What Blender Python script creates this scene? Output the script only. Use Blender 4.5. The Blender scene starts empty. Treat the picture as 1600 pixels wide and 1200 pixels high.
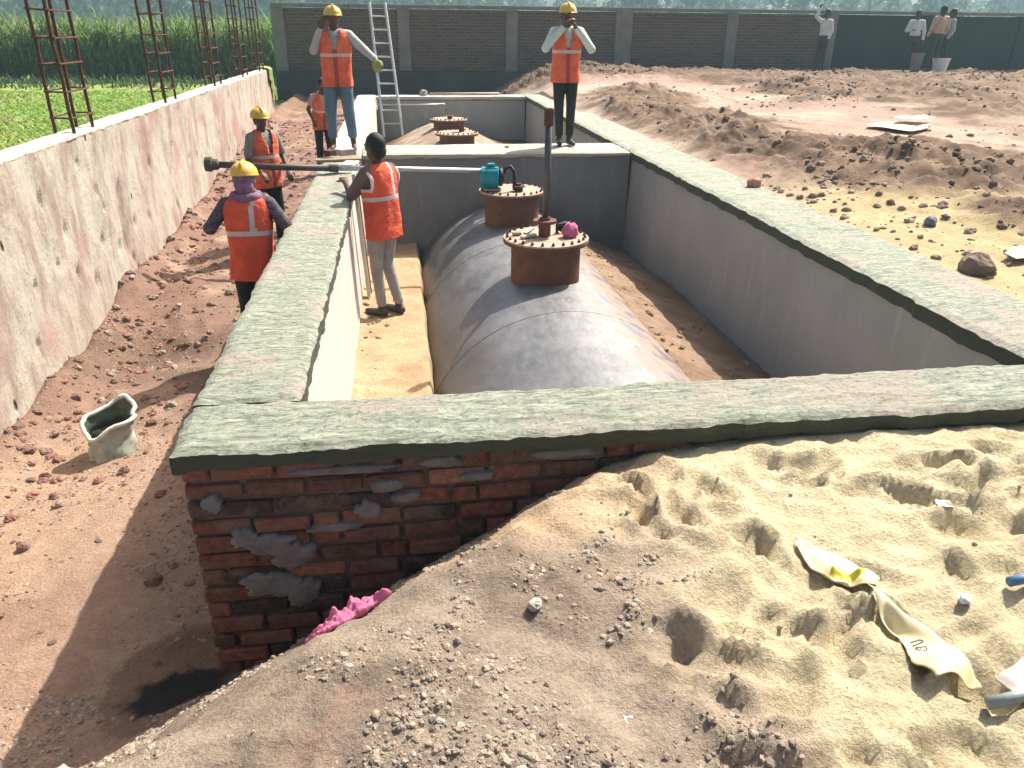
import bpy, math, random
import numpy as np
from mathutils import Vector, Matrix
random.seed(7)
RNG = np.random.RandomState(11)
sc = bpy.context.scene
COL = sc.collection
R = math.radians

# ------------------------------------------------------------------ noise
_T = np.random.RandomState(5).rand(8, 256, 256)
def vnoise(x, y, seed=0):
    x = np.asarray(x, float); y = np.asarray(y, float)
    xi = np.floor(x).astype(int); yi = np.floor(y).astype(int)
    fx = x - xi; fy = y - yi
    fx = fx*fx*(3-2*fx); fy = fy*fy*(3-2*fy)
    t = _T[seed % 8]
    a = t[xi & 255, yi & 255]; b = t[(xi+1) & 255, yi & 255]
    c = t[xi & 255, (yi+1) & 255]; d = t[(xi+1) & 255, (yi+1) & 255]
    return (a*(1-fx)+b*fx)*(1-fy) + (c*(1-fx)+d*fx)*fy
def fbm(x, y, sc_=1.0, octv=4, seed=0, gain=.5):
    s = 0; amp = 1; tot = 0
    for k in range(octv):
        s = s + amp*(vnoise(x*sc_+17.3*k, y*sc_+9.1*k, seed+k)-.5)*2; tot += amp
        amp *= gain; sc_ *= 2.03
    return s/tot
def smooth(a, b, x):
    t = np.clip((np.asarray(x, float)-a)/(b-a), 0, 1); return t*t*(3-2*t)

# ------------------------------------------------------------------ mesh builder
class MB:
    def __init__(s): s.v = []; s.f = []; s.m = []; s.c = []
    def add(s, vs, fs, mi=0, col=None):
        o = len(s.v); s.v += [tuple(p) for p in vs]
        for f in fs:
            s.f.append(tuple(i+o for i in f)); s.m.append(mi); s.c.append(col)
        return s
    def box(s, c, size, rot=None, mi=0, col=None, ch=0.0, jit=0):
        hx, hy, hz = size[0]/2, size[1]/2, size[2]/2
        if ch <= 0:
            vs = [(x*hx, y*hy, z*hz) for x in (-1, 1) for y in (-1, 1) for z in (-1, 1)]
            fs = [(0,1,3,2), (4,6,7,5), (0,4,5,1), (2,3,7,6), (0,2,6,4), (1,5,7,3)]
        else:
            ch = min(ch, hx*.9, hy*.9, hz*.9); vs = []; idx = {}
            for x in (-1, 1):
                for y in (-1, 1):
                    for z in (-1, 1):
                        for k, p in enumerate(((x*hx, y*(hy-ch), z*(hz-ch)), (x*(hx-ch), y*hy, z*(hz-ch)), (x*(hx-ch), y*(hy-ch), z*hz))):
                            idx[(x, y, z, k)] = len(vs); vs.append(p)
            fs = []
            q = [(-1,-1), (1,-1), (1,1), (-1,1)]
            for sg in (-1, 1):
                fs.append([idx[(sg,a,b,0)] for a, b in q][::sg])
                fs.append([idx[(b,sg,a,1)] for a, b in q][::sg])
                fs.append([idx[(a,b,sg,2)] for a, b in q][::sg])
            for a in (-1, 1):
                for b in (-1, 1):
                    fs.append([idx[(a,b,-1,0)], idx[(a,b,1,0)], idx[(a,b,1,1)], idx[(a,b,-1,1)]])
                    fs.append([idx[(a,-1,b,0)], idx[(a,1,b,0)], idx[(a,1,b,2)], idx[(a,-1,b,2)]])
                    fs.append([idx[(-1,a,b,1)], idx[(1,a,b,1)], idx[(1,a,b,2)], idx[(-1,a,b,2)]])
                    for d in (-1, 1):
                        fs.append([idx[(a,b,d,0)], idx[(a,b,d,1)], idx[(a,b,d,2)]])
        if jit: vs = [tuple(q+random.uniform(-jit, jit) for q in p) for p in vs]
        if rot is not None: vs = [tuple(rot @ Vector(p)) for p in vs]
        vs = [(p[0]+c[0], p[1]+c[1], p[2]+c[2]) for p in vs]
        return s.add(vs, fs, mi, col)
    def cyl(s, p0, p1, r0, r1=None, n=12, cap=True, mi=0, col=None):
        return s.tube([p0, p1], [r0, r0 if r1 is None else r1], n, cap, mi, col)
    def tube(s, pts, rs, n=10, cap=True, mi=0, col=None):
        pts = [Vector(p) for p in pts]
        if not isinstance(rs, (list, tuple)): rs = [rs]*len(pts)
        vs = []; fs = []; ref = None
        for i, p in enumerate(pts):
            d = (pts[min(i+1, len(pts)-1)]-pts[max(i-1, 0)]).normalized()
            if ref is None:
                ref = Vector((0,0,1)) if abs(d.z) < .9 else Vector((1,0,0))
            u = (ref - d*ref.dot(d)).normalized(); ref = u; w = d.cross(u)
            for k in range(n):
                a = 2*math.pi*k/n; vs.append(p+u*(math.cos(a)*rs[i])+w*(math.sin(a)*rs[i]))
        for i in range(len(pts)-1):
            for k in range(n):
                fs.append((i*n+k, i*n+(k+1) % n, (i+1)*n+(k+1) % n, (i+1)*n+k))
        if cap: fs.append(tuple(range(n))[::-1]); fs.append(tuple((len(pts)-1)*n+k for k in range(n)))
        return s.add(vs, fs, mi, col)
    def lathe(s, prof, c=(0,0,0), n=24, mi=0, col=None, capb=True, capt=True, sx=1, sy=1):
        vs = []; fs = []
        for r, z in prof:
            for k in range(n):
                a = 2*math.pi*k/n; vs.append((c[0]+r*sx*math.cos(a), c[1]+r*sy*math.sin(a), c[2]+z))
        for i in range(len(prof)-1):
            for k in range(n): fs.append((i*n+k, i*n+(k+1) % n, (i+1)*n+(k+1) % n, (i+1)*n+k))
        if capb: fs.append(tuple(range(n))[::-1])
        if capt: fs.append(tuple((len(prof)-1)*n+k for k in range(n)))
        return s.add(vs, fs, mi, col)
    def ell(s, c, r, nu=14, nv=9, rot=None, mi=0, col=None, jit=0):
        vs = []; fs = []
        for j in range(1, nv):
            b = math.pi*j/nv
            for k in range(nu):
                a = 2*math.pi*k/nu; vs.append(Vector((r[0]*math.sin(b)*math.cos(a), r[1]*math.sin(b)*math.sin(a), r[2]*math.cos(b))))
        vs.append(Vector((0,0,r[2]))); vs.append(Vector((0,0,-r[2])))
        if jit: vs = [p*(1+random.uniform(-jit, jit)) for p in vs]
        if rot is not None: vs = [rot @ p for p in vs]
        cc = Vector(c); vs = [p+cc for p in vs]
        for j in range(nv-2):
            for k in range(nu): fs.append((j*nu+k, (j+1)*nu+k, (j+1)*nu+(k+1) % nu, j*nu+(k+1) % nu))
        T = len(vs)-2
        for k in range(nu):
            fs.append((T, k, (k+1) % nu)); b = (nv-2)*nu; fs.append((T+1, b+(k+1) % nu, b+k))
        return s.add(vs, fs, mi, col)
    def capsule(s, p0, p1, r0, r1, n=12):
        p0 = Vector(p0); p1 = Vector(p1); d = (p1-p0); L = d.length; d = d/max(L, 1e-6)
        pts = []; rs = []
        for k in range(4):
            a = math.pi/2*(1-(k+.35)/4.0); pts.append(p0-d*r0*math.sin(a)); rs.append(r0*math.cos(a))
        pts.append(p0); rs.append(r0); pts.append(p1); rs.append(r1)
        for k in range(1, 5):
            a = math.pi/2*((k-.35)/4.0); pts.append(p1+d*r1*math.sin(a)); rs.append(r1*math.cos(a))
        return s.tube(pts, rs, n)
    def mesh(s, name, off=(0,0,0)):
        me = bpy.data.meshes.new(name)
        me.from_pydata([(p[0]-off[0], p[1]-off[1], p[2]-off[2]) for p in s.v], [], s.f)
        return me
    def build(s, name, mats, parent=None, loc=None, smooth_=False):
        off = (0,0,0)
        if parent is not None:
            off = root_loc(parent)
        elif loc is not None: off = loc
        me = s.mesh(name, off)
        mats = mats if isinstance(mats, (list, tuple)) else [mats]
        for m in mats: me.materials.append(m)
        if any(s.m): me.polygons.foreach_set('material_index', s.m)
        if any(c is not None for c in s.c):
            at = me.color_attributes.new('Col', 'FLOAT_COLOR', 'CORNER')
            arr = []
            for p, c in zip(s.f, s.c):
                c = c or (.5,.5,.5); arr += [c[0], c[1], c[2], 1.0]*len(p)
            at.data.foreach_set('color', arr)
        if smooth_: me.polygons.foreach_set('use_smooth', [True]*len(me.polygons))
        me.update()
        o = bpy.data.objects.new(name, me); COL.objects.link(o)
        if parent is not None: o.parent = parent
        elif loc is not None: o.location = loc
        return o
def root_loc(o):
    while o.parent is not None: o = o.parent
    return tuple(o.location)
def tag(o, label, cat, group=None, kind=None):
    if label: o['label'] = label
    if cat: o['category'] = cat
    if group: o['group'] = group
    if kind: o['kind'] = kind
    return o
def thing(name, label, cat, loc=(0,0,0), group=None):
    o = bpy.data.objects.new(name, None); COL.objects.link(o); o.location = loc
    o.empty_display_size = .1
    return tag(o, label, cat, group)
def copy_tree(o, parent=None):
    c = o.copy(); COL.objects.link(c)
    if parent is not None: c.parent = parent
    for ch in list(o.children): copy_tree(ch, c)
    return c

# ------------------------------------------------------------------ materials
def nodes(name):
    m = bpy.data.materials.new(name); m.use_nodes = True
    nt = m.node_tree; b = nt.nodes['Principled BSDF']
    return m, nt, b
def N(nt, t, **kw):
    n = nt.nodes.new(t)
    for k, v in kw.items():
        if k in n.inputs: n.inputs[k].default_value = v
        else: setattr(n, k, v)
    return n
def L(nt, a, b): nt.links.new(a, b)
def mix(nt, fac, a, b, blend='MIX'):
    n = nt.nodes.new('ShaderNodeMix'); n.data_type = 'RGBA'; n.blend_type = blend
    for sock, v in ((n.inputs[0], fac), (n.inputs[6], a), (n.inputs[7], b)):
        if hasattr(v, 'is_linked'): L(nt, v, sock)
        elif isinstance(v, (int, float)): sock.default_value = v
        else: sock.default_value = (*v, 1)
    return n.outputs[2]
def ramp(nt, fac, a, b):
    n = nt.nodes.new('ShaderNodeMapRange'); n.inputs[1].default_value = a; n.inputs[2].default_value = b
    L(nt, fac, n.inputs[0]); return n.outputs[0]
def coord(nt, scale=(1,1,1), kind='Object'):
    t = nt.nodes.new('ShaderNodeTexCoord'); mp = nt.nodes.new('ShaderNodeMapping')
    mp.inputs['Scale'].default_value = scale; L(nt, t.outputs[kind], mp.inputs[0]); return mp.outputs[0]
def noise(nt, vec, scale, detail=6, rough=.6, dist=0):
    n = N(nt, 'ShaderNodeTexNoise', Scale=scale, Detail=detail, Roughness=rough, Distortion=dist)
    L(nt, vec, n.inputs['Vector']); return n.outputs['Fac']
def bump(nt, b, h, strength=.5, dist=.02, prev=None):
    n = N(nt, 'ShaderNodeBump', Strength=strength, Distance=dist); L(nt, h, n.inputs['Height'])
    if prev is not None: L(nt, prev, n.inputs['Normal'])
    L(nt, n.outputs[0], b.inputs['Normal']); return n.outputs[0]
def pmat(name, c1, c2=None, scale=8, rough=.8, bs=0, bscale=None, metal=0, stretch=(1,1,1), bd=.01, lo=.35, hi=.65, spec=.3):
    m, nt, b = nodes(name); c2 = c2 or tuple(x*.75 for x in c1)
    v = coord(nt, stretch); n = noise(nt, v, scale)
    L(nt, mix(nt, ramp(nt, n, lo, hi), c1, c2), b.inputs['Base Color'])
    b.inputs['Roughness'].default_value = rough; b.inputs['Metallic'].default_value = metal
    b.inputs['Specular IOR Level'].default_value = spec
    if bs: bump(nt, b, noise(nt, v, bscale or scale*4), bs, bd)
    return m
def vcol(nt):
    a = nt.nodes.new('ShaderNodeAttribute'); a.attribute_name = 'Col'; return a.outputs['Color']

def mat_ground():
    m, nt, b = nodes('earth')
    v = coord(nt); c = vcol(nt)
    n1 = noise(nt, v, 9, 8, .7); n2 = noise(nt, v, 70, 5, .7); n3 = noise(nt, v, 260, 2, .6)
    k = mix(nt, 1.0, c, mix(nt, ramp(nt, n1, .3, .7), (.78,.76,.74), (1.12,1.12,1.12)), 'MULTIPLY')
    k = mix(nt, 1.0, k, mix(nt, ramp(nt, n2, .3, .7), (.75,.73,.72), (1.2,1.2,1.2)), 'MULTIPLY')
    L(nt, k, b.inputs['Base Color']); b.inputs['Roughness'].default_value = .95
    b.inputs['Specular IOR Level'].default_value = .1
    p = bump(nt, b, n1, .5, .04); p = bump(nt, b, n2, .9, .02, p); bump(nt, b, n3, .4, .004, p)
    return m
def mat_vcol(name, rough=.9, bs=.5, bscale=40, bd=.01, trans=0, spec=.2, var=.35):
    m, nt, b = nodes(name); v = coord(nt); c = vcol(nt); n = noise(nt, v, bscale, 6, .65)
    L(nt, mix(nt, 1.0, c, mix(nt, ramp(nt, n, .3, .7), (1-var,)*3, (1+var*.5,)*3), 'MULTIPLY'), b.inputs['Base Color'])
    b.inputs['Roughness'].default_value = rough; b.inputs['Specular IOR Level'].default_value = spec
    if bs: bump(nt, b, n, bs, bd)
    if trans:
        t = nt.nodes.new('ShaderNodeBsdfTranslucent'); L(nt, c, t.inputs[0])
        s = nt.nodes.new('ShaderNodeMixShader'); s.inputs[0].default_value = trans
        out = nt.nodes['Material Output']
        L(nt, b.outputs[0], s.inputs[1]); L(nt, t.outputs[0], s.inputs[2]); L(nt, s.outputs[0], out.inputs[0])
    return m
def mat_cement_cap():
    m, nt, b = nodes('dark_sided_cement')
    v = coord(nt); vs = coord(nt, (2.2, 9, 9))
    n1 = noise(nt, v, 1.6, 6, .6); n2 = noise(nt, vs, 3.2, 9, .74, 1.2); n3 = noise(nt, v, 38, 6, .75)
    c = mix(nt, ramp(nt, n2, .36, .58), (.17,.20,.135), (.53,.56,.43))
    c = mix(nt, ramp(nt, n1, .50, .60), c, (.50,.435,.35))
    c = mix(nt, ramp(nt, n3, .52, .68), c, (.15,.165,.12))
    # the sides of the freshly laid cap are darker than its top
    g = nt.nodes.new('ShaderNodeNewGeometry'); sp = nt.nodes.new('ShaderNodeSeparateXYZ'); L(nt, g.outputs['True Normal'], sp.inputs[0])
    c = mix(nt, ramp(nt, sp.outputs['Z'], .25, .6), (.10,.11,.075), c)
    L(nt, c, b.inputs['Base Color']); b.inputs['Roughness'].default_value = .8
    p = bump(nt, b, n2, .9, .05); bump(nt, b, n3, .8, .014, p)
    return m
def mat_plaster(name, c1, c2, c3, streak=True):
    m, nt, b = nodes(name)
    v = coord(nt); vz = coord(nt, (1, 1, .25))
    n1 = noise(nt, v, 1.3, 6, .6); n2 = noise(nt, vz, 6, 7, .65); n3 = noise(nt, v, 45, 5, .6)
    c = mix(nt, ramp(nt, n1, .35, .65), c1, c2); c = mix(nt, ramp(nt, n2, .55, .75), c, c3)
    L(nt, c, b.inputs['Base Color']); b.inputs['Roughness'].default_value = .85
    b.inputs['Specular IOR Level'].default_value = .25
    p = bump(nt, b, n2, .25, .02); bump(nt, b, n3, .35, .006, p)
    return m
def mat_boundary():
    m, nt, b = nodes('weathered_plaster')
    v = coord(nt); vz = coord(nt, (1, 1, .35))
    n1 = noise(nt, v, .9, 6, .6); n2 = noise(nt, vz, 3.2, 8, .7); n3 = noise(nt, v, 28, 6, .7); n4 = noise(nt, v, 1.7, 4, .5)
    c = mix(nt, ramp(nt, n1, .38, .62), (.445,.375,.315), (.45,.425,.35))
    c = mix(nt, ramp(nt, n4, .53, .66), c, (.40,.25,.22))
    c = mix(nt, ramp(nt, n2, .47, .62), c, (.30,.23,.19))
    c = mix(nt, ramp(nt, n3, .57, .7), c, (.25,.19,.15))
    vo = nt.nodes.new('ShaderNodeTexVoronoi'); vo.inputs['Scale'].default_value = 2.3
    L(nt, coord(nt, (1, 1.6, .8)), vo.inputs['Vector'])
    hole = ramp(nt, vo.outputs['Distance'], .075, .045)
    c = mix(nt, hole, c, (.09,.065,.05))
    L(nt, c, b.inputs['Base Color']); b.inputs['Roughness'].default_value = .92; b.inputs['Specular IOR Level'].default_value = .15
    p = bump(nt, b, n2, .6, .04); p = bump(nt, b, n3, .55, .012, p)
    bump(nt, b, ramp(nt, vo.outputs['Distance'], .03, .1), 1.0, .03, p)
    return m
def mat_tank():
    m, nt, b = nodes('bitumen_paint')
    v = coord(nt); vs = coord(nt, (1, .35, 1))
    n1 = noise(nt, v, 2.2, 6, .6); n2 = noise(nt, vs, 14, 7, .7); n3 = noise(nt, v, 5, 5, .6)
    c = mix(nt, ramp(nt, n2, .4, .7), (.035,.036,.04), (.085,.085,.09))
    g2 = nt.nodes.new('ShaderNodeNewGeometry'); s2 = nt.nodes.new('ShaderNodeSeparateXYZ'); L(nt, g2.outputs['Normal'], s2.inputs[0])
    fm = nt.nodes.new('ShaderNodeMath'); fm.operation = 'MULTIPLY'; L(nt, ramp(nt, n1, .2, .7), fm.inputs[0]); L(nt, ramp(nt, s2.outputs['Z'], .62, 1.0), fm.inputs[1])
    sheen_film = fm.outputs[0]; mf = nt.nodes.new('ShaderNodeMath'); mf.operation = 'MULTIPLY'; mf.inputs[1].default_value = .6; L(nt, sheen_film, mf.inputs[0])
    c = mix(nt, mf.outputs[0], c, (.30,.295,.29))  # dust film plus painted sky sheen, both kept to upward-facing shell
    # sand spilled over the right shoulder of the shell
    g = nt.nodes.new('ShaderNodeTexCoord'); sp = nt.nodes.new('ShaderNodeSeparateXYZ'); L(nt, g.outputs['Object'], sp.inputs[0])
    ax = ramp(nt, sp.outputs['X'], .12, .65)
    mu = nt.nodes.new('ShaderNodeMath'); mu.operation = 'MULTIPLY'; L(nt, ax, mu.inputs[0]); L(nt, ramp(nt, n3, .42, .56), mu.inputs[1])
    dust = nt.nodes.new('ShaderNodeMath'); dust.operation = 'MULTIPLY'; dust.inputs[1].default_value = .9
    L(nt, mu.outputs[0], dust.inputs[0])
    c = mix(nt, dust.outputs[0], c, (.42,.27,.20))
    L(nt, c, b.inputs['Base Color'])
    mr = nt.nodes.new('ShaderNodeMapRange'); L(nt, n2, mr.inputs[0]); mr.inputs[1].default_value = .3; mr.inputs[2].default_value = .7
    mr.inputs[3].default_value = .38; mr.inputs[4].default_value = .58; L(nt, mr.outputs[0], b.inputs['Roughness'])
    iv = nt.nodes.new('ShaderNodeMath'); iv.operation = 'SUBTRACT'; iv.inputs[0].default_value = 1.0; L(nt, dust.outputs[0], iv.inputs[1]); L(nt, iv.outputs[0], b.inputs['Specular IOR Level'])
    p = bump(nt, b, n2, .3, .012); bump(nt, b, n1, .3, .05, p)
    return m
def mat_brickwall():
    m, nt, b = nodes('dark_brickwork')
    tc = nt.nodes.new('ShaderNodeTexCoord'); sp = nt.nodes.new('ShaderNodeSeparateXYZ'); cb = nt.nodes.new('ShaderNodeCombineXYZ')
    L(nt, tc.outputs['Object'], sp.inputs[0]); L(nt, sp.outputs['X'], cb.inputs[0]); L(nt, sp.outputs['Z'], cb.inputs[1])
    br = nt.nodes.new('ShaderNodeTexBrick'); L(nt, cb.outputs[0], br.inputs['Vector'])
    br.inputs['Scale'].default_value = 1; br.inputs['Brick Width'].default_value = .25; br.inputs['Row Height'].default_value = .085
    br.inputs['Mortar Size'].default_value = .009; br.inputs['Bias'].default_value = -.2
    br.inputs['Color1'].default_value = (.15,.085,.06,1); br.inputs['Color2'].default_value = (.055,.045,.038,1); br.inputs['Mortar'].default_value = (.19,.175,.155,1)
    v = tc.outputs['Object']; n = noise(nt, v, 5, 8, .7); n2 = noise(nt, v, 1.1, 5, .6)
    c = mix(nt, ramp(nt, n, .45, .7), br.outputs['Color'], (.11,.095,.08))
    c = mix(nt, ramp(nt, n2, .6, .75), c, (.10,.06,.045))
    L(nt, c, b.inputs['Base Color']); b.inputs['Roughness'].default_value = .95
    h = nt.nodes.new('ShaderNodeMath'); h.operation = 'SUBTRACT'; L(nt, n, h.inputs[0]); L(nt, br.outputs['Fac'], h.inputs[1])
    bump(nt, b, h.outputs[0], .9, .03)
    return m

M = {}
M['earth'] = mat_ground()
M['clod'] = mat_vcol('clod_earth', .97, .9, 30, .02, var=.4)
def mat_brick():
    m = mat_vcol('burnt_brick', .95, .9, 34, .014, var=.5); nt = m.node_tree; b = nt.nodes['Principled BSDF']
    src = b.inputs['Base Color'].links[0].from_socket
    n = noise(nt, coord(nt), 7, 8, .7)
    L(nt, mix(nt, ramp(nt, n, .46, .66), src, (.17,.125,.095)), b.inputs['Base Color']); return m
M['brick'] = mat_brick()
M['mortar'] = pmat('mortar', (.15,.12,.095), (.085,.066,.053), 14, .95, .8, 50, bd=.015)
M['cap'] = mat_cement_cap()
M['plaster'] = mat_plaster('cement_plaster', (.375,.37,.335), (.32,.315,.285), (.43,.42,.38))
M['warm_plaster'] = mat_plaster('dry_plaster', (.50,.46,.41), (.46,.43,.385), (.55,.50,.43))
M['boundary'] = mat_boundary()
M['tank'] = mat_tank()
M['darkbrick'] = mat_brickwall()
M['concrete'] = pmat('post_concrete', (.24,.23,.215), (.17,.162,.15), 3, .9, .5, 30)
M['dkplaster'] = pmat('dark_plaster', (.05,.053,.05), (.036,.039,.038), 1.2, .9, .4, 20)
M['greenwall'] = pmat('mossy_plaster', (.03,.066,.048), (.022,.05,.037), .8, .9, .4, 20)
M['rustdk'] = pmat('rust_dark', (.115,.048,.03), (.17,.07,.045), 10, .8, .3, 60)
M['rust'] = pmat('rust', (.115,.05,.03), (.065,.032,.022), 22, .85, .5, 120, bd=.004)
M['dusty'] = pmat('dusty_steel', (.46,.35,.27), (.34,.23,.16), 14, .85, .4, 60, bd=.004)
M['steel'] = pmat('galvanised', (.5,.5,.5), (.38,.38,.38), 12, .4, 0, metal=.7)
M['alu'] = pmat('aluminium', (.62,.62,.6), (.5,.5,.49), 12, .45, 0, metal=.45)
M['pipe_dark'] = pmat('dark_pipe', (.055,.045,.04), (.09,.075,.06), 16, .55, .2, 80)
M['pipe_grey'] = pmat('grey_pipe', (.055,.055,.06), (.10,.10,.105), 10, .4, .1, 80)
M['teal'] = pmat('teal_paint', (.0,.27,.31), (.0,.20,.24), 8, .4, 0, spec=.5)
M['black'] = pmat('black_rubber', (.015,.015,.016), (.025,.025,.025), 10, .6)
M['wood'] = pmat('weathered_wood', (.38,.28,.19), (.25,.17,.11), 6, .85, .4, 40, stretch=(1, 8, 8))
M['palewood'] = pmat('pale_wood', (.58,.50,.41), (.48,.38,.29), 6, .85, .3, 40)
M['paleboard'] = pmat('pale_board', (.60,.58,.50), (.52,.49,.42), 6, .7, .2, 40)
M['pink'] = pmat('pink_cloth', (.55,.16,.27), (.42,.10,.2), 14, .8, .5, 60)
M['sack'] = pmat('green_sack', (.50,.52,.44), (.25,.29,.21), 10, .75, .4, 160, bd=.003)
M['sackdk'] = pmat('sack_dark', (.12,.15,.10), (.08,.10,.07), 10, .85, .3, 90)
M['ysack'] = pmat('cream_woven_plastic', (.68,.60,.36), (.52,.44,.25), 9, .6, .25, 200, bd=.002)
M['yellow'] = pmat('yellow_plastic', (.62,.56,.06), (.5,.45,.05), 8, .6)
M['ink'] = pmat('faded_print', (.10,.09,.08), (.2,.17,.12), 60, .8)
M['white'] = pmat('white_plastic', (.72,.72,.70), (.6,.6,.58), 8, .55, .2, 30)
M['greyplastic'] = pmat('grey_plastic', (.27,.31,.30), (.2,.23,.22), 8, .5, .2, 40)
M['blue'] = pmat('blue_pipe', (.10,.22,.36), (.07,.16,.28), 8, .45)
M['stone'] = pmat('pale_stone', (.48,.42,.36), (.34,.29,.25), 12, .9, .6, 50)
M['rag'] = pmat('green_cloth', (.30,.36,.12), (.22,.26,.09), 14, .85, .3, 60)
M['skin'] = pmat('brown_skin', (.11,.058,.036), (.085,.044,.028), 18, .55)
M['hair'] = pmat('black_hair', (.008,.008,.009), (.015,.014,.013), 60, .6, .6, 120)
M['helmet'] = pmat('yellow_helmet', (.72,.46,.06), (.64,.39,.045), 6, .35, 0, spec=.5)
M['orange'] = pmat('orange_vest', (.82,.17,.085), (.60,.10,.05), 7, .8, .9, 9, bd=.05)
M['orange_red'] = pmat('red_orange_vest', (.80,.115,.055), (.62,.08,.04), 7, .8, .9, 9, bd=.05)
M['refl'] = pmat('reflective_tape', (.60,.53,.50), (.5,.43,.41), 20, .4)
M['zip'] = pmat('vest_edging', (.40,.06,.045), (.3,.05,.04), 20, .7)
M['pinktrim'] = pmat('pale_trim', (.74,.58,.53), (.64,.48,.44), 20, .6)
M['jeans'] = pmat('faded_denim', (.14,.22,.29), (.08,.135,.19), 5, .85, .5, 14, bd=.03)
M['blacktr'] = pmat('black_trousers', (.014,.015,.017), (.024,.024,.026), 6, .8, .4, 14, bd=.03)
M['greyjeans'] = pmat('grey_denim', (.34,.32,.32), (.24,.225,.23), 5, .85, .5, 14, bd=.03)
M['shirtgrey'] = pmat('pale_grey_shirt', (.46,.46,.46), (.36,.36,.37), 6, .85, .5, 16, bd=.03)
M['mint'] = pmat('mint_shirt', (.58,.68,.64), (.46,.56,.53), 6, .85, .5, 16, bd=.03)
M['mauve'] = pmat('mauve_shirt', (.145,.10,.10), (.11,.075,.08), 6, .85, .5, 16, bd=.03)
M['dkshirt'] = pmat('dark_patterned_shirt', (.05,.035,.045), (.14,.11,.13), 40, .85, .4, 16, bd=.03)
M['purple'] = pmat('purple_scarf', (.15,.07,.13), (.26,.15,.22), 25, .85, .6, 30, bd=.02)
M['greygreen'] = pmat('grey_green_shirt', (.22,.25,.20), (.15,.17,.14), 6, .85, .5, 16, bd=.03)
M['pinkshirt'] = pmat('pale_pink_shirt', (.55,.33,.3), (.45,.27,.25), 6, .85, .5, 16, bd=.03)
M['whiteshirt'] = pmat('white_shirt', (.62,.68,.66), (.52,.57,.55), 6, .85, .4, 16, bd=.03)
M['peach'] = pmat('peach_shirt', (.50,.36,.28), (.40,.28,.22), 6, .85, .4, 16, bd=.03)
M['dktr'] = pmat('dark_trousers', (.035,.038,.042), (.05,.052,.055), 6, .85, .4, 14, bd=.03)
M['shoe'] = pmat('dark_shoe', (.03,.028,.03), (.06,.055,.05), 20, .5)
M['eye'] = pmat('eye_white', (.6,.57,.52), (.5,.47,.43), 10, .3)
M['leaf'] = mat_vcol('cane_leaf', .6, 0, 10, trans=.35, spec=.3, var=.25)
M['wood_far'] = mat_vcol('tree_leaf', .7, 0, 3, trans=.2, spec=.2, var=.4)
M['field'] = pmat('field_green', (.19,.30,.045), (.30,.33,.09), .5, .95, .6, 12, bd=.05)

# ------------------------------------------------------------------ terrain
XL, XR, YF, YB = -.9, 3.65, 2.66, 19.5          # outside of the pit walls
CAPZ = 0.0
foot = []
for k in range(215):
    fx = random.uniform(.55, 4.2); fy = random.uniform(.7, 2.5)
    foot.append((fx, fy, random.uniform(0, math.pi), random.uniform(.07, .15), random.uniform(.035, .06), random.uniform(.018, .048)))
foot += [(1.98,1.98,.2,.17,.10,.07), (2.35,2.05,-.2,.2,.09,.05), (.92,1.78,.7,.10,.07,.04), (.94,1.42,.9,.11,.08,.045),
         (1.30,1.36,.9,.10,.06,.03), (.66,2.30,-.5,.18,.07,.04), (.75,1.58,-.9,.16,.08,.05), (.55,2.52,.2,.12,.07,.04), (1.95,2.35,.1,.17,.06,.035)]
# heaps of dug earth: x, y, sx, sy, height, roughness
heaps = [(4.5,10.2,.55,1.6,.30), (5.2,8.6,.9,1.2,.30), (5.0,12.8,1.0,1.6,.28), (6.3,9.6,1.3,1.0,.22), (4.6,7.2,.45,.7,.18),
         (5.1,5.7,.55,.5,.26), (5.4,6.8,.7,.5,.2), (7.0,7.6,1.2,.9,.26), (4.3,14.5,.5,1.2,.25), (5.3,16.5,1.0,1.3,.30),
         (10.7,18.2,2.2,1.5,.3), (12.0,16.0,2.4,1.3,.26), (8.4,20.5,2.2,1.0,.25), (14.5,18.5,2.0,1.5,.3), (11.5,13.6,2.2,.8,.25),
         (3.6,21.2,1.0,.8,.42), (5.6,21.6,1.4,.8,.36), (9.8,11.0,1.4,.5,.16), (16.5,20.0,2.2,1.0,.25), (9.5,8.2,1.2,.8,.25), (12.5,21.2,1.5,.6,.25),
         (7.5,5.9,1.0,.6,.22), (6.1,5.0,.5,.4,.16)]
_r = random.Random(91)
for _k in range(46):
    _y = 6+16*_r.random()**.8; _x = 4.3+_r.random()*(1.5+_y*.75)
    if abs(_x-7.4) < 2.2 and abs(_y-11) < 2.4: continue
    heaps.append((_x, _y, _r.uniform(.35, 1.1), _r.uniform(.2, .6), _r.uniform(.07, .17)))
def trench(x, y):
    b = np.interp(y, [0, 5, 9, 13, 19, 24, 30], [-1.08, -1.16, -.93, -.68, -.34, -.36, -.5])
    d = np.clip((-1.75-x)/1.0, 0, 1)
    b = b - .10*d + .17*np.exp(-((x+2.72)/.17)**2)*(.6+.8*vnoise(x*2, y*3, 3))
    b = b + .10*np.exp(-((y-7.9)/.5)**2)*smooth(-1.6, -2.3, x) - .12*np.exp(-((y-6.5)/.35)**2)
    return b + .035*fbm(x, y, 2.2, 5, 2) + .022*np.maximum(0, fbm(x, y, 9, 4, 1)) + .05*np.maximum(0, fbm(x, y, 7, 4, 4))*smooth(4.0, 6.5, y)
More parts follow.
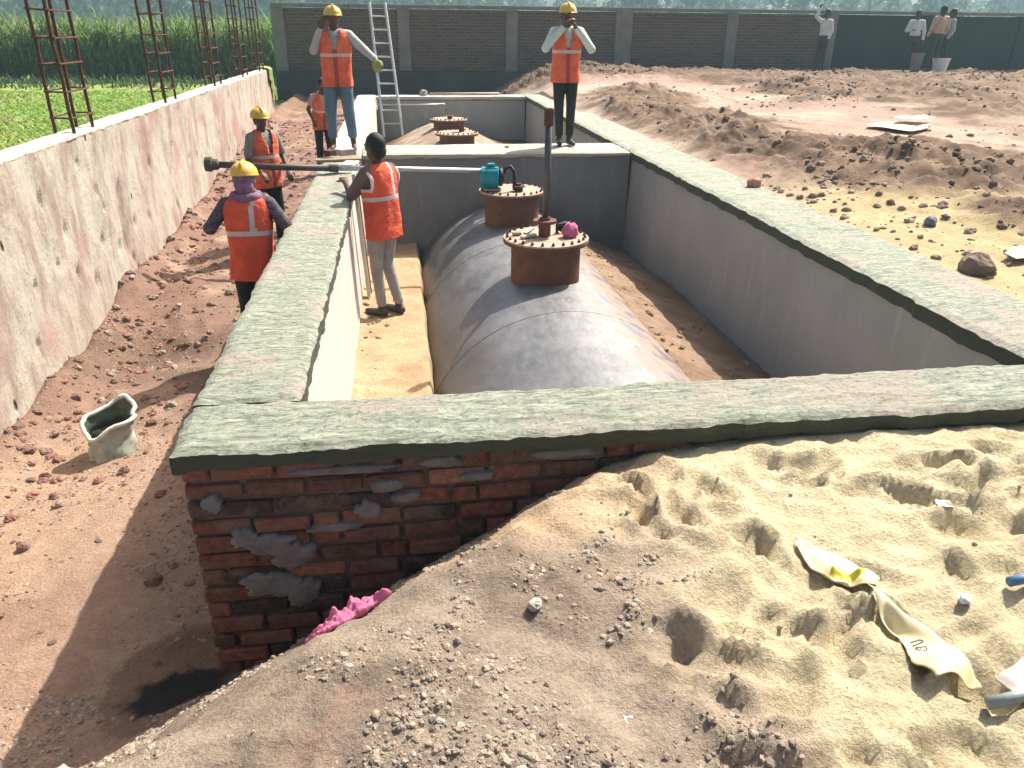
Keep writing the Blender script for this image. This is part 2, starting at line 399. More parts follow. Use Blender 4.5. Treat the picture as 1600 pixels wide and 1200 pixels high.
def front(x, y):
    d = (x+.9)*.60 + (2.55-y)*.75 + .05*fbm(x, y, 3.5, 4, 1)
    lo = trench(x, y)
    h = lo + np.log1p(np.exp(np.clip(d*12, -30, 30)))/12*1.02
    top = -.15 + .035*np.clip((y-1.6), -2, 1.2)*.6 + .03*fbm(x, y, 1.1, 4, 3) + .02*np.clip(x-1, 0, 3)
    k = 14.0
    return -np.log(np.exp(-k*h)+np.exp(-k*top))/k
def dirt(x, y):
    base = np.interp(y, [3, 10, 17, 22, 30], [-.05, .0, .12, .36, .42])*1.0
    base = base*smooth(2.2, 4.2, x) + np.interp(y, [3, 19, 22, 30], [-.05, -.3, -.36, -.4])*(1-smooth(2.2, 4.2, x))
    h = base + .05*fbm(x, y, .45, 4, 6)
    rg = .035*fbm(x, y, 2.6, 5, 5)
    hp = 0
    for hx, hy, sx, sy, a in heaps:
        hp = hp + a*np.exp(-((x-hx)/sx)**2-((y-hy)/sy)**2)
    near = smooth(3.66, 4.0, x) + smooth(19.6, 20.2, y)
    hp = .34*np.tanh(hp/.34)*np.clip(near, 0, 1)
    bil = np.abs(fbm(x, y, 2.4, 5, 2, .62))
    fur = .06*(.3-np.abs(fbm(x*.45+y*.25, y*1.15, 1.5, 5, 4, .6)))*smooth(4.0, 4.8, x)*smooth(3.5, 5, y)
    return h + rg + fur + hp*(.55+.75*bil) + .075*bil*smooth(.05, .2, hp) + .03*np.abs(fbm(x, y, 9, 3, 1))*smooth(.05, .2, hp)
def pit1(x, y):
    left = -1.15 + .012*fbm(x, y, 6, 4, 1) + .05*np.exp(-((x+.47)/.06)**2)*vnoise(x*5, y*4, 2)
    gap = -1.55
    rt = np.interp(x, [1.9, 2.05, 3.0], [-.97, -.90, -1.20])
    rt = rt - .12*smooth(7.5, 10, y) + .035*np.abs(fbm(x, y, 4.5, 5, 3)) + .012*fbm(x, y, 14, 3, 5)
    e = .02*fbm(x*0, y, 3, 3, 2)
    h = left + (gap-left)*smooth(.15, .24, x+e)
    return np.where(x > 1.5, rt, h)
def pit2(x, y):
    m = -.42 - .42*np.maximum(0, np.abs(x-1.0)-.3) - .06*np.abs(y-15.3)**1.3*.5
    return np.maximum(m, -1.0) + .03*fbm(x, y, 2.5, 5, 3)
def H(x, y):
    x = np.asarray(x, float); y = np.asarray(y, float)
    T, F, D = trench(x, y), front(x, y), dirt(x, y)
    w = smooth(2.3, 2.75, y)
    left = np.where(y < 2.2, F, F*(1-w)+T*w)
    # outside ground: left of pit -> trench/front, ahead -> front, right -> dirt
    sx = smooth(3.0, 4.6, x)*smooth(2.2, 3.4, y)
    out = np.where(x < -.75, left, F*(1-sx)+D*sx)
    wy = smooth(2.7, 3.3, y)
    out = np.where((x >= 3.45), F*(1-wy)+D*wy, out)
    back = smooth(-1.5, .5, x); out = np.where((y > 19.3), T*(1-back)+D*back, out)
    inside = (x > -.62) & (x < 3.28) & (y > 2.86) & (y < 19.3)
    out = np.where(inside & (y < 10.5), pit1(x, y), out)
    out = np.where(inside & (y >= 10.5), pit2(x, y), out)
    ms = smooth(.45, .8, x)*(y < 3.0)*1.0
    s = 0
    near = (y < 3.2) & (x > .3) & (x < 4.6)
    wx = .05*fbm(x, y, 5.5, 3, 2); wyy = .05*fbm(x+9, y+4, 5.5, 3, 5)
    for fx, fy, a, l, wd, dp in foot:
        u = (x+wx-fx)*math.cos(a)+(y+wyy-fy)*math.sin(a); v = -(x+wx-fx)*math.sin(a)+(y+wyy-fy)*math.cos(a)
        q = (u/l)**2+(v/wd)**2
        s = s - .85*dp*np.exp(-np.minimum(q, 40)**2) + dp*.4*np.exp(-np.minimum(((np.sqrt(q)-1.35)/.35)**2, 40))
    out = out + np.where(near, s*ms, 0)
    grav = smooth(.9, .2, x)*smooth(2.7, 2.3, y)
    out = out + np.where(y < 2.64, grav*(.055*fbm(x+.4*y, y, 1.9, 4, 2)+.05*(.3-np.abs(fbm(x-.3*y, y*1.4, 2.3, 5, 7, .6)))+.014*fbm(x, y, 16, 4, 1)+.03*np.abs(fbm(x, y, 5, 4, 6))), 0)
    out = out + np.where((y < 2.64) & (x > .3), .022*fbm(x, y, 4.5, 4, 4)+.013*fbm(x, y, 17, 3, 2)+.042*(.35-np.abs(fbm(x+.5*y, y*1.5, 3.4, 5, 6, .6)))*smooth(.3, .8, x), 0)
    return out
def seg(a, b, st): return list(np.arange(a, b-1e-6, st))
xs = np.array(seg(-2.9, -1.0, .03)+seg(-1.0, 4.4, .024)+seg(4.4, 7.5, .05)+seg(7.5, 13, .09)+seg(13, 20, .16)+seg(20, 34, .7)+[34])
ys = np.array(seg(-6, .5, .5)+seg(.5, 2.8, .018)+seg(2.8, 6, .04)+seg(6, 13, .055)+seg(13, 24.05, .09)+[24.05])
GX, GY = np.meshgrid(xs, ys)
GZ = H(GX, GY)
def zone_colour(x, y, z):
    n1 = fbm(x, y, 1.3, 5, 1); n2 = fbm(x, y, 3.2, 5, 4); n3 = fbm(x, y, .6, 4, 7)
    def c(*v): return np.array(v)
    def mx(a, b, t): return a*(1-t[..., None])+b*t[..., None]
    one = np.ones(x.shape+(3,))
    sand = mx(one*c(.66,.57,.37), one*c(.55,.465,.305), smooth(-.2, .5, n2))
    sand = mx(sand, one*c(.56,.40,.26), smooth(1.25, .35, x+.35*n1))
    gravel = mx(one*c(.37,.30,.23), one*c(.26,.205,.155), smooth(-.2, .4, n2))
    t = smooth(.05, -.12, (y-2.28)*1.0+.55*n1*.6+.1 - .42*smooth(-.2, -1.6, x)*0 - .30*smooth(.0, -.6, x))*smooth(1.0, .55, x+.3*n2)
    fr = mx(sand, gravel, t)
    fr = mx(fr, one*c(.42,.22,.18), smooth(.4, .65, n2)*smooth(1.1, .6, x)*.3)
    tr = mx(one*c(.44,.31,.22), one*c(.34,.225,.17), smooth(-.1, .5, n1))
    red = smooth(4.2, 6.2, y+.8*n1)
    tr = mx(tr, one*c(.26,.16,.125), np.clip(red*smooth(-.35, .3, n2+.15)+.8*np.exp(-((x+2.75)/.22)**2)*smooth(3.5,5,y), 0, 1)*.85)
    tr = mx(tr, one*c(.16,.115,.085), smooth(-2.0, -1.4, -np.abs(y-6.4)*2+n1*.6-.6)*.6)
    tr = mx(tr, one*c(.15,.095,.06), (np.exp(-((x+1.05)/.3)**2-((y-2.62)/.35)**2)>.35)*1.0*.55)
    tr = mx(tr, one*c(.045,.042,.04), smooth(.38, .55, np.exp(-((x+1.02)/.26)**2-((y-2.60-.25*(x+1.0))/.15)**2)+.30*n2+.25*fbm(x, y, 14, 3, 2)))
    hp = 0
    for hx, hy, sx, sy, a in heaps: hp = hp + a*np.exp(-((x-hx)/sx)**2-((y-hy)/sy)**2)
    dk = mx(one*c(.285,.20,.14), one*c(.175,.12,.083), smooth(-.3, .3, n2))
    pale = mx(one*c(.52,.43,.34), one*c(.46,.355,.275), smooth(-.2, .5, n1))
    pd = np.abs((x-6.0)*.95+(y-19.5)*.335)+.5*n1
    pth = smooth(1.5, .7, pd)*smooth(9, 10.5, y)
    di = mx(pale, dk, np.clip(smooth(-.03, .12, hp+.08*n2+.04*n1)*(1-.8*pth*smooth(.22, .1, hp)), 0, 1))
    di = mx(di, one*c(.55,.44,.25), smooth(9.0, 6.0, y+n1)*smooth(.20, .08, hp)*smooth(8, 5, x))
    di = mx(di, one*c(.42,.26,.21), smooth(.1, .35, n3)*smooth(6, 9, y)*smooth(.2, .1, hp)*.6)
    di = mx(di, one*c(.14,.095,.07), smooth(20.2, 21.2, y)*.6)
    p1 = mx(one*c(.56,.385,.235), one*c(.47,.30,.18), smooth(-.2, .4, n2))
    p1r = mx(one*c(.36,.25,.17), one*c(.27,.18,.12), smooth(-.2, .4, n2))
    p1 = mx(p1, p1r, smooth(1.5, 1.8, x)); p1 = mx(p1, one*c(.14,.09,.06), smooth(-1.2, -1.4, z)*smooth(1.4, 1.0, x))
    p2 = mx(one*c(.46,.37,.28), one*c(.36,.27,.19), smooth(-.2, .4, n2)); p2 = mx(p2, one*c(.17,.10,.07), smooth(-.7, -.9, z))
    w = smooth(2.3, 2.6, y)
    out = mx(fr, di, smooth(2.8, 3.6, y)*np.ones_like(x))
    lf = smooth(-.75, -.9, x)
    mound = smooth(-1.0, -.78, z+.06*n1)
    lcol = mx(tr, gravel, mound*smooth(2.75, 2.5, y))
    lcol = mx(lcol, one*c(.15,.095,.06)*1.6, smooth(19, 21, y)*1.0)
    out = mx(out, lcol, lf)
    dig = smooth(-.45, -.75, z)*(y < 2.75)*(1-lf); out = mx(out, gravel*.75, dig)
    ins = (x > -.62) & (x < 3.28) & (y > 2.86) & (y < 19.3)
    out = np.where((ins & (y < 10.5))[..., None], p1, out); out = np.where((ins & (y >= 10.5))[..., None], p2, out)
    return np.clip(out, .01, .9)
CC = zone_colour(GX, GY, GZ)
def grid_obj(name, GX, GY, GZ, CC, m):
    ny, nx = GX.shape
    me = bpy.data.meshes.new(name); me.vertices.add(nx*ny)
    me.vertices.foreach_set('co', np.stack([GX, GY, GZ], -1).reshape(-1))
    i = np.arange((ny-1)*(nx-1)); r = i//(nx-1); c = i % (nx-1); a = r*nx+c
    q = np.stack([a, a+1, a+nx+1, a+nx], -1).reshape(-1)
    nf = len(i); me.loops.add(nf*4); me.polygons.add(nf)
    me.loops.foreach_set('vertex_index', q.astype(np.int32))
    me.polygons.foreach_set('loop_start', np.arange(0, nf*4, 4, dtype=np.int32))
    me.polygons.foreach_set('use_smooth', np.ones(nf, bool))
    me.update(calc_edges=True)
    if CC is not None:
        at = me.color_attributes.new('Col', 'FLOAT_COLOR', 'POINT')
        at.data.foreach_set('color', np.concatenate([CC, np.ones(CC.shape[:2]+(1,))], -1).reshape(-1).astype(np.float32))
    me.materials.append(m)
    o = bpy.data.objects.new(name, me); COL.objects.link(o); return o
g = grid_obj('ground', GX, GY, GZ, CC, M['earth']); tag(g, 'dug up sandy earth of the building site', 'ground', kind='structure')

# the farmland all round, out to the horizon
fx = np.array([-900, -300, -120, -60, -45]+list(np.arange(-40, -2.84, .35))+[-2.84]); fy = np.array([-60, -20, -8]+list(np.arange(-4, 32, .35))+[34, 60, 120, 300, 900])
X_, Y_ = np.meshgrid(fx, fy); Z_ = -.55+.05*fbm(X_, Y_, .5, 4, 2)+.05*fbm(X_, Y_, 2.5, 3, 4)
Z_ = Z_ + .22*np.exp(-((Y_-28.6)/.8)**2)
fld = grid_obj('field', X_, Y_, Z_, None, M['field']); tag(fld, 'green crop field beyond the plastered boundary wall', 'field', kind='structure')
X_, Y_ = np.meshgrid(np.array([-2.84, 10, 34, 120, 900]), np.array([24.25, 60, 300, 900]))
f2 = grid_obj('field', X_, Y_, X_*0-.6, None, M['field']); tag(f2, 'green farmland behind the brick wall', 'field', kind='structure')
X_, Y_ = np.meshgrid(np.array([34, 120, 900]), np.array([-60, 0, 24.25]))
f3 = grid_obj('field', X_, Y_, X_*0-.05, None, M['field']); tag(f3, 'open farmland far to the right of the site', 'field', kind='structure')

# ------------------------------------------------------------------ clods, gravel (uncountable)
def icolike(r, sd):
    rnd = random.Random(sd); vs = []
    nu, nv = 7, 5
    mb = MB(); mb.ell((0,0,0), (r, r*rnd.uniform(.7, 1.1), r*rnd.uniform(.5, .8)), nu, nv, jit=.22); return mb
def scatter(name, label, pts, rmin, rmax, cols, sink=.25, power=3):
    mb = MB(); X = np.array([p[0] for p in pts]); Y = np.array([p[1] for p in pts]); Z = H(X, Y)
    for (x, y), z in zip(pts, Z):
        r = rmin+(rmax-rmin)*random.random()**power; c = random.choice(cols); k = random.uniform(.75, 1.2)
        rot = Matrix.Rotation(random.uniform(0, 6.28), 3, 'Z') @ Matrix.Rotation(random.uniform(-.6, .6), 3, 'X')
        big = r > .03
        mb.ell((x, y, z+r*(.35-sink)), (r, r*random.uniform(.6, 1.1), r*random.uniform(.45, .8)), 8 if big else 6, 6 if big else 4, rot, col=tuple(q*k for q in c), jit=.2)
    o = mb.build(name, M['clod']); tag(o, label, 'rubble', kind='stuff'); return o
BR = [(.28,.20,.14), (.22,.155,.11), (.34,.25,.18), (.26,.18,.13)]
pts = []
while len(pts) < 5200:
    h_ = random.choice(heaps); x = random.gauss(h_[0], h_[2]*.8); y = random.gauss(h_[1], h_[3]*.8)
    if x > 3.75 or y > 19.75:
        if x < 30 and 3 < y < 23.7: pts.append((x, y))
scatter('earth_clods', 'brown clods of dug earth lying over the heaps right of the pit', pts, .008, .06, BR, sink=.45, power=3.0)
pts = []
while len(pts) < 2600:
    x = random.uniform(-2.8, -1.0); y = random.uniform(2.6, 18)
    w = math.exp(-((x+2.55)/.3)**2)+.35*(y > 5)+.08
    if random.random() < w: pts.append((x, y))
scatter('brick_rubble', 'reddish brick and earth rubble strewn along the trench', pts, .010, .05, [(.29,.15,.12), (.25,.14,.11), (.36,.27,.21), (.22,.15,.115), (.33,.19,.15)], sink=.4, power=2.4)
pts = []
_gx = RNG.uniform(-1.9, 1.1, 60000); _gy = RNG.uniform(.9, 2.62, 60000); _gn = fbm(_gx, _gy, 2.6, 4, 3)+.5*fbm(_gx, _gy, 9, 2, 1)
_ok = (_gn+RNG.uniform(-.25, .25, 60000) > .12+.5*smooth(.3, 1.1, _gx))
_ok &= ((_gx+1.10)/.30)**2+((_gy-2.64)/.22)**2 > 1
pts = list(zip(_gx[_ok][:13000], _gy[_ok][:13000]))
for k in range(420): pts.append((random.gauss(-1.15, .18), random.uniform(2.9, 3.8)))
scatter('gravel', 'grey brown gravel and crumbs of earth on the near mound', pts, .0025, .015, [(.36,.29,.225), (.29,.23,.18), (.44,.36,.285), (.38,.29,.22)], sink=.5, power=3.4)
_gx = RNG.uniform(-2.75, -1.0, 20000); _gy = RNG.uniform(2.0, 7.5, 20000); _ok = fbm(_gx, _gy, 1.6, 4, 5)+.4*fbm(_gx, _gy, 7, 2, 1)+RNG.uniform(-.3, .3, 20000) > .22
_ok &= ((_gx+1.10)/.30)**2+((_gy-2.64)/.22)**2 > 1
scatter('earth_crumbs', 'small crumbs of earth strewn over the trench floor near the sack', list(zip(_gx[_ok][:4500], _gy[_ok][:4500])), .003, .018, [(.40,.28,.20), (.33,.23,.17), (.30,.19,.15), (.46,.36,.28)], sink=.5, power=3)
pts = [(random.uniform(.6, 4.2), random.uniform(.9, 2.6)) for k in range(190)]
scatter('sand_crumbs', 'crumbs of damp sand scattered over the yellow sand', pts, .003, .012, [(.50,.42,.28), (.40,.32,.21)], sink=.5, power=3)
pts = [(random.uniform(2.0, 2.95), random.uniform(3.6, 9.8)) for k in range(260)]+[(random.uniform(-.42, -.2), random.uniform(4, 9)) for k in range(90)]
scatter('sand_lumps', 'lumps of sand beside the black tank and along the pit wall', pts, .006, .035, [(.34,.24,.16), (.42,.30,.2)], power=2.5)
pts = [(random.uniform(3.7, 4.5), random.uniform(3.3, 8)) for k in range(200)]+[(random.uniform(4, 22), random.uniform(22.3, 23.8)) for k in range(260)]
scatter('broken_bricks', 'broken stones and bricks along the foot of the walls', pts, .008, .05, [(.40,.32,.24), (.34,.26,.19), (.30,.24,.2), (.34,.22,.16)], power=2.6)

def stone(name, label, x, y, r, m, cat='stone', z=None, sq=.7, group=None):
    mb = MB(); zz = float(H(np.array([x]), np.array([y]))[0]) if z is None else z
    rot = Matrix.Rotation(random.uniform(0, 6), 3, 'Z')
    mb.ell((x, y, zz+r*sq*.5), (r, r*.8, r*sq), 12, 8, rot, jit=.13)
    return tag(mb.build(name, m, loc=(x, y, zz)), label, cat, group)
stone('stone', 'small pale angular stone on the near sand mound', .335, 1.80, .026, M['stone'])
stone('stone', 'big brown boulder at the sandy edge of the right wall', 3.86, 4.6, .13, pmat('brown_stone', (.24,.18,.13), (.17,.12,.09), 6, .95, .8, 24))
stone('stone', 'pale grey stone lying beside the cream sack on the sand', 1.62, 1.62, .022, M['white'])
stone('stone', 'rounded pale stone in the bottom left corner of the mound', -1.03, 1.62, .055, M['stone'])

# ------------------------------------------------------------------ pit walls
def slab(mb, x0, x1, y0, y1, zt, th, st=.03, amp=.010, edge=.012, seed=0, along='x'):
    nx = max(2, int((x1-x0)/st)); ny = max(2, int((y1-y0)/st))
    gx, gy = np.meshgrid(np.linspace(x0, x1, nx+1), np.linspace(y0, y1, ny+1))
    ex = np.minimum(gx-x0, x1-gx); ey = np.minimum(gy-y0, y1-gy); e = np.minimum(ex, ey)
    sx, sy = (5, 22) if along == 'x' else (9, 16)
    z = zt+.55*amp*fbm(gx, gy, 24, 4, seed+5)+1.35*amp*fbm(gx*sx/10, gy*sy/10, 5.0, 5, seed)+amp*.8*fbm(gx, gy, 1.5, 3, seed+2)-.018*np.exp(-(e/.02)**2)
    jx = edge*fbm(gy*0+gx*2, gy*7, 1.7, 4, seed+1); jy = edge*fbm(gx*7, gy*2, 1.7, 4, seed+3)
    fade = np.exp(-(e/.06)**2)
    px = gx+jx*fade; py = gy+jy*fade
    vs = [(a, b, c) for a, b, c in zip(px.ravel(), py.ravel(), z.ravel())]
    fs = []
    W = nx+1
    for j in range(ny):
        for i in range(nx): fs.append((j*W+i, j*W+i+1, (j+1)*W+i+1, (j+1)*W+i))
    bd = [i for i in range(W)]+[j*W+nx for j in range(1, ny+1)]+[ny*W+i for i in range(nx-1, -1, -1)]+[j*W for j in range(ny-1, 0, -1)]
    o = len(vs)
    for k, i in enumerate(bd):
        a = vs[i]; dz = .018*float(fbm(np.array([a[0]*6]), np.array([a[1]*6]), 1.5, 3, seed+4)[0])
        vs.append((a[0], a[1], zt-th+dz))
    n = len(bd)
    for k in range(n): fs.append((bd[(k+1) % n], bd[k], o+k, o+(k+1) % n))
    fs.append(tuple(o+k for k in range(n))[::-1])
    mb.add(vs, fs)
def sheet(mb, fn, nu, nv, mi=0, col=None):
    vs = [fn(i/nu, j/nv) for j in range(nv+1) for i in range(nu+1)]
    fs = [(j*(nu+1)+i, j*(nu+1)+i+1, (j+1)*(nu+1)+i+1, (j+1)*(nu+1)+i) for j in range(nv) for i in range(nu)]
    mb.add(vs, fs, mi, col)
BCOL = [(.28,.105,.075), (.22,.085,.062), (.29,.12,.08), (.16,.085,.065), (.18,.09,.065), (.14,.085,.065), (.23,.10,.075), (.33,.16,.10)]
def bricks(mb, axis, fixed, a0, a1, z0, z1, sgn, low=None):
    """courses of single bricks standing a little proud of the mortar; axis 'x': face at y=fixed"""
    z = z1-.04; row = 0
    while z > z0:
        a = a0 + (0 if row % 2 else -.12) ; head = row % 2
        while a < a1:
            ln = (.235 if random.random() < .75 else .115)*random.uniform(.94, 1.04)
            b0, b1 = max(a, a0), min(a+ln, a1)
            if b1-b0 > .04:
                if not (low and z < low((b0+b1)/2)):
                    c = random.choice(BCOL); k = random.uniform(.7, 1.15); c = tuple(q*k for q in c)
                    if random.random() < .07: c = (.06,.055,.05)
                    if random.random() < .16: c = (.065,.05,.045)
                    off = random.uniform(-.008, .010)
                    rot = Matrix.Rotation(random.uniform(-.018, .018), 3, 'Y' if axis == 'x' else 'X')
                    cc = ((b0+b1)/2, fixed+sgn*(-.03+off), z) if axis == 'x' else (fixed+sgn*(-.03+off), (b0+b1)/2, z)
                    sz = (b1-b0-.012, .09, .066*random.uniform(.92, 1.05))
                    if axis != 'x': sz = (sz[1], sz[0], sz[2])
                    mb.box(cc, sz, rot, col=c, ch=.008, jit=.0035)
            a += ln+.004
        z -= .083; row += 1
PG = 'rendered brick walls round the tank pits'
def pit_wall(label): return thing('pit_wall', label, 'wall', (0, 0, 0), PG)
# front wall -----------------------------------------------------------------
t = pit_wall('front pit wall nearest the camera, exposed red brick corner under green grey cement cap')
mb = MB(); mb.box((1.375, 2.85, -.845), (4.50, .32, 1.49)); core = mb.build('masonry', M['mortar'], t)
mb = MB(); bricks(mb, 'x', 2.685, -.9, 3.62, -1.45, -.08, -1)
bricks(mb, 'y', -.875, 2.72, 3.02, -1.45, -.10, -1); mb.build('brick_face', M['brick'], t)
# smears of mortar squeezed out over the bricks
mb = MB()
random.seed(77)
SM = [(-.60,-.46,.09,.05), (-.52,-.52,.09,.06), (-.70,-.43,.05,.05), (-.20,-.33,.05,.04), (-.33,-.40,.10,.02), (-.12,-.22,.07,.03), (-.62,-.66,.12,.06), (-.50,-.72,.07,.07), (-.80,-.25,.035,.045), (.1,-.12,.08,.025), (.6,-.12,.15,.02), (-.3,-.13,.2,.02), (-.05,-.28,.06,.02), (.25,-.2,.07,.02)]
for x, z, w, h in SM:
    n = 40; ph = random.uniform(0, 60); vs = [(x, 2.650, z)]; 
    for q, dep in ((.55, 2.651), (.85, 2.653), (1.0, 2.659), (1.02, 2.69)):
        for k in range(n):
            a_ = 2*math.pi*k/n; rr = q*(1+.5*float(fbm(np.array([math.cos(a_)*1.5+ph]), np.array([math.sin(a_)*1.5]), 1.6, 4, 2)[0]))
            vs.append((x+w*rr*math.cos(a_), dep+random.uniform(-.0012, .0012), z+h*rr*math.sin(a_)))
    fs = [(0, 1+k, 1+(k+1) % n) for k in range(n)]
    for j in range(3):
        fs += [(1+j*n+k, 1+(j+1)*n+k, 1+(j+1)*n+(k+1) % n, 1+j*n+(k+1) % n) for k in range(n)]
    mb.add(vs, fs)
mb.build('mortar_smear', pmat('grey_mortar', (.19,.188,.185), (.13,.12,.108), 14, .95, .5, 45), t, smooth_=True)
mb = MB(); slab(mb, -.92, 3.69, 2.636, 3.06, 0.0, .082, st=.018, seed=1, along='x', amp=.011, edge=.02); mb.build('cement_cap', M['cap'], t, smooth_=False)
mb = MB(); mb.box((1.26, 3.03, -.85), (3.50, .04, 1.48)); mb.build('plaster_face', M['plaster'], t)
# left wall ------------------------------------------------------------------
t = pit_wall('long left pit wall between the trench and the tank with broad rough cement top')
mb = MB(); mb.box((-.70, 11.28, -.85), (.36, 16.44, 1.48)); mb.build('masonry', M['mortar'], t)
mb = MB(); bricks(mb, 'y', -.875, 3.06, 12, -1.45, -.10, -1); mb.build('brick_face', M['brick'], t)
mb = MB()
def lf(u, v):
    y = 3.06+u*(10.1-3.06); z = -1.55+v*(1.55-.09)
    return (-.497+.05*(1-v)+.004*float(fbm(np.array([y]), np.array([z]), 3, 3, 2)[0]), y, z)
sheet(mb, lf, 70, 12)
mb.add([(-.5,3.06,-1.55), (-.5,10.1,-1.55), (-.5,10.1,-.09), (-.5,3.06,-.09)], [(0,3,2,1)])
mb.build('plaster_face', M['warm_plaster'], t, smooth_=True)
mb = MB(); mb.box((-.51, 15, -.85), (.05, 8.2, 1.48)); mb.build('plaster_face', M['warm_plaster'], t)
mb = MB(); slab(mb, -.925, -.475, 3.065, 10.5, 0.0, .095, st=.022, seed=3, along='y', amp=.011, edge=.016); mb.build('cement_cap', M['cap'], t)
mb = MB(); slab(mb, -.92, -.49, 10.51, 19.5, 0.0, .09, st=.06, seed=5, along='y', amp=.006); mb.build('cement_cap', M['warm_plaster'], t)
# right wall -----------------------------------------------------------------
t = pit_wall('long right pit wall with smooth grey shaded face below a pale cement ledge')
mb = MB(); mb.box((3.34, 11.28, -.88), (.56, 16.44, 1.50)); mb.build('masonry', M['mortar'], t)
mb = MB()
def rf(u, v):
    y = 3.06+u*(19.1-3.06); z = -1.65+v*(1.65-.09)
    return (3.035-.06*(1-v)+.005*float(fbm(np.array([y]), np.array([z]), 2, 3, 2)[0]), y, z)
sheet(mb, lambda u, v: rf(1-u, v), 120, 12)
mb.add([(3.05,3.06,-1.65), (3.05,19.1,-1.65), (3.05,19.1,-.09), (3.05,3.06,-.09)], [(0,1,2,3)])
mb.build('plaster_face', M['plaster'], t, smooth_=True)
mb = MB(); slab(mb, 3.005, 3.68, 3.065, 19.5, 0.004, .10, st=.05, seed=2, along='y', amp=.010, edge=.02); mb.build('cement_cap', M['cap'], t)
# cross wall -----------------------------------------------------------------
t = pit_wall('dark grey cross wall dividing the two tank pits with pale cement ledge')
mb = MB(); mb.box((1.265, 10.52, -.86), (3.45, .74, 1.50)); mb.build('masonry', M['mortar'], t)
mb = MB(); mb.box((1.265, 10.135, -.84), (3.46, .03, 1.56)); mb.build('plaster_face', mat_plaster('shade_tinted_plaster', (.225,.22,.21), (.18,.175,.168), (.265,.255,.24)), t)  # plaster colour darkened to paint in the shade on this face
mb = MB(); slab(mb, -.47, 3.0, 10.09, 10.95, 0.0, .06, st=.05, seed=4, along='x', amp=.006, edge=.01); mb.build('cement_cap', mat_plaster('pale_cement', (.40,.385,.31), (.42,.37,.31), (.36,.36,.28)), t)
# back wall of second pit ------------------------------------------------------
t = pit_wall('far end wall of the second pit, grey and in shade')
mb = MB(); mb.box((1.265, 19.32, -.86), (3.45, .36, 1.50)); mb.build('masonry', M['mortar'], t)
mb = MB(); mb.box((1.265, 19.125, -.86), (3.46, .03, 1.52)); mb.build('plaster_face', M['plaster'], t)
mb = MB(); slab(mb, -.48, 3.0, 19.08, 19.5, .0, .08, st=.06, seed=6, along='x', amp=.006); mb.build('cement_cap', M['warm_plaster'], t)

# ------------------------------------------------------------------ plastered boundary wall on the left
t = thing('boundary_wall', 'long weathered pinkish plastered boundary wall left of the trench', 'wall', (0,0,0))
ny, nz = 520, 70
Y_, V_ = np.meshgrid(np.linspace(-1.5, 19.0, ny+1), np.linspace(0, 1, nz+1))
zb = -1.8; zt = .57+.012*fbm(Y_, Y_*0, .5, 4, 2)
Zz = zb+V_*(zt-zb); Xx = -2.75+.018*fbm(Y_, Zz, 1.0, 5, 3)+.008*fbm(Y_, Zz, 5, 4, 5)+.012*smooth(.85, 1, V_)
for k in range(46):     # chipped holes
    hy, hz, rr = random.uniform(3, 15), random.uniform(-1.0, .4), random.uniform(.022, .045)
    Xx = Xx-.03*np.exp(-((Y_-hy)/rr)**2-((Zz-hz)/(rr*1.7))**2)
Xx = Xx-.035*np.exp(-((Y_-8.05-(Zz+.5)*.12)/.07)**2)*smooth(-.75,-.6,Zz)*smooth(.1,-.05,Zz)
mb = MB(); vs = list(zip(Xx.ravel(), Y_.ravel(), Zz.ravel())); W = ny+1
fs = [(j*W+i, j*W+i+1, (j+1)*W+i+1, (j+1)*W+i) for j in range(nz) for i in range(ny)]
o = len(vs); vs += [(-2.95, y, z) for y, z in zip(Y_[0], zt[0])]; vs += [(-2.95, y, zb) for y in Y_[0]]
fs += [(nz*W+i, nz*W+i+1, o+i+1, o+i) for i in range(ny)]; fs += [(o+i, o+i+1, o+W+i+1, o+W+i) for i in range(ny)]
fs.append(tuple([j*W+ny for j in range(nz+1)]+[o+ny, o+W+ny])); fs.append(tuple(([j*W for j in range(nz+1)]+[o, o+W])[::-1]))
mb.add(vs, fs); mb.build('plastered_wall', M['boundary'], t, smooth_=False)
mb = MB(); slab(mb, -2.965, -2.738, -1.5, 19.02, .60, .035, st=.06, seed=3, along='y', amp=.010, edge=.014)
mb.build('coping', mat_plaster('pale_coping', (.56,.53,.44), (.52,.47,.40), (.46,.44,.36)), t)

# rebar columns
def rebar(y, h=2.0):
    t = thing('rebar_column', None, 'rebar column', (-2.85, y, .60), 'rusty rebar column cages on the boundary wall')
    sp = .24
    for dx in (-.07, .07):
        for dy in (-sp, sp):
            mb = MB(); b = Vector((-2.85+dx, y+dy, .54))
            pts = [b+Vector((random.uniform(-.006, .006), random.uniform(-.01, .01), k*h/8)) for k in range(9)]
            mb.tube(pts, .0155, 8); mb.build('bar', M['rust'], t, smooth_=True)
    z = .72
    while z < .5+h:
        mb = MB(); dz = random.uniform(-.015, .015)
        c = [(-2.85-.086, y-sp-.016, z), (-2.85+.086, y-sp-.016, z+dz), (-2.85+.086, y+sp+.016, z+dz), (-2.85-.086, y+sp+.016, z)]
        for a in range(4): mb.cyl(c[a], c[(a+1) % 4], .0075, n=6)
        mb.build('stirrup', M['rust'], t); z += .21
    return t
RL = ['nearest and tallest looking rusty rebar cage at the left end of the wall', 'second rusty rebar cage from the left, standing on the pale coping',
      'third rusty rebar cage from the left, in front of the cane', 'fourth rusty rebar cage from the left, close to the brick wall', 'last and farthest rusty rebar cage beside the brick wall corner']
for y, l in zip((7.62, 10.6, 13.45, 15.95, 17.9), RL): rebar(y)['label'] = l

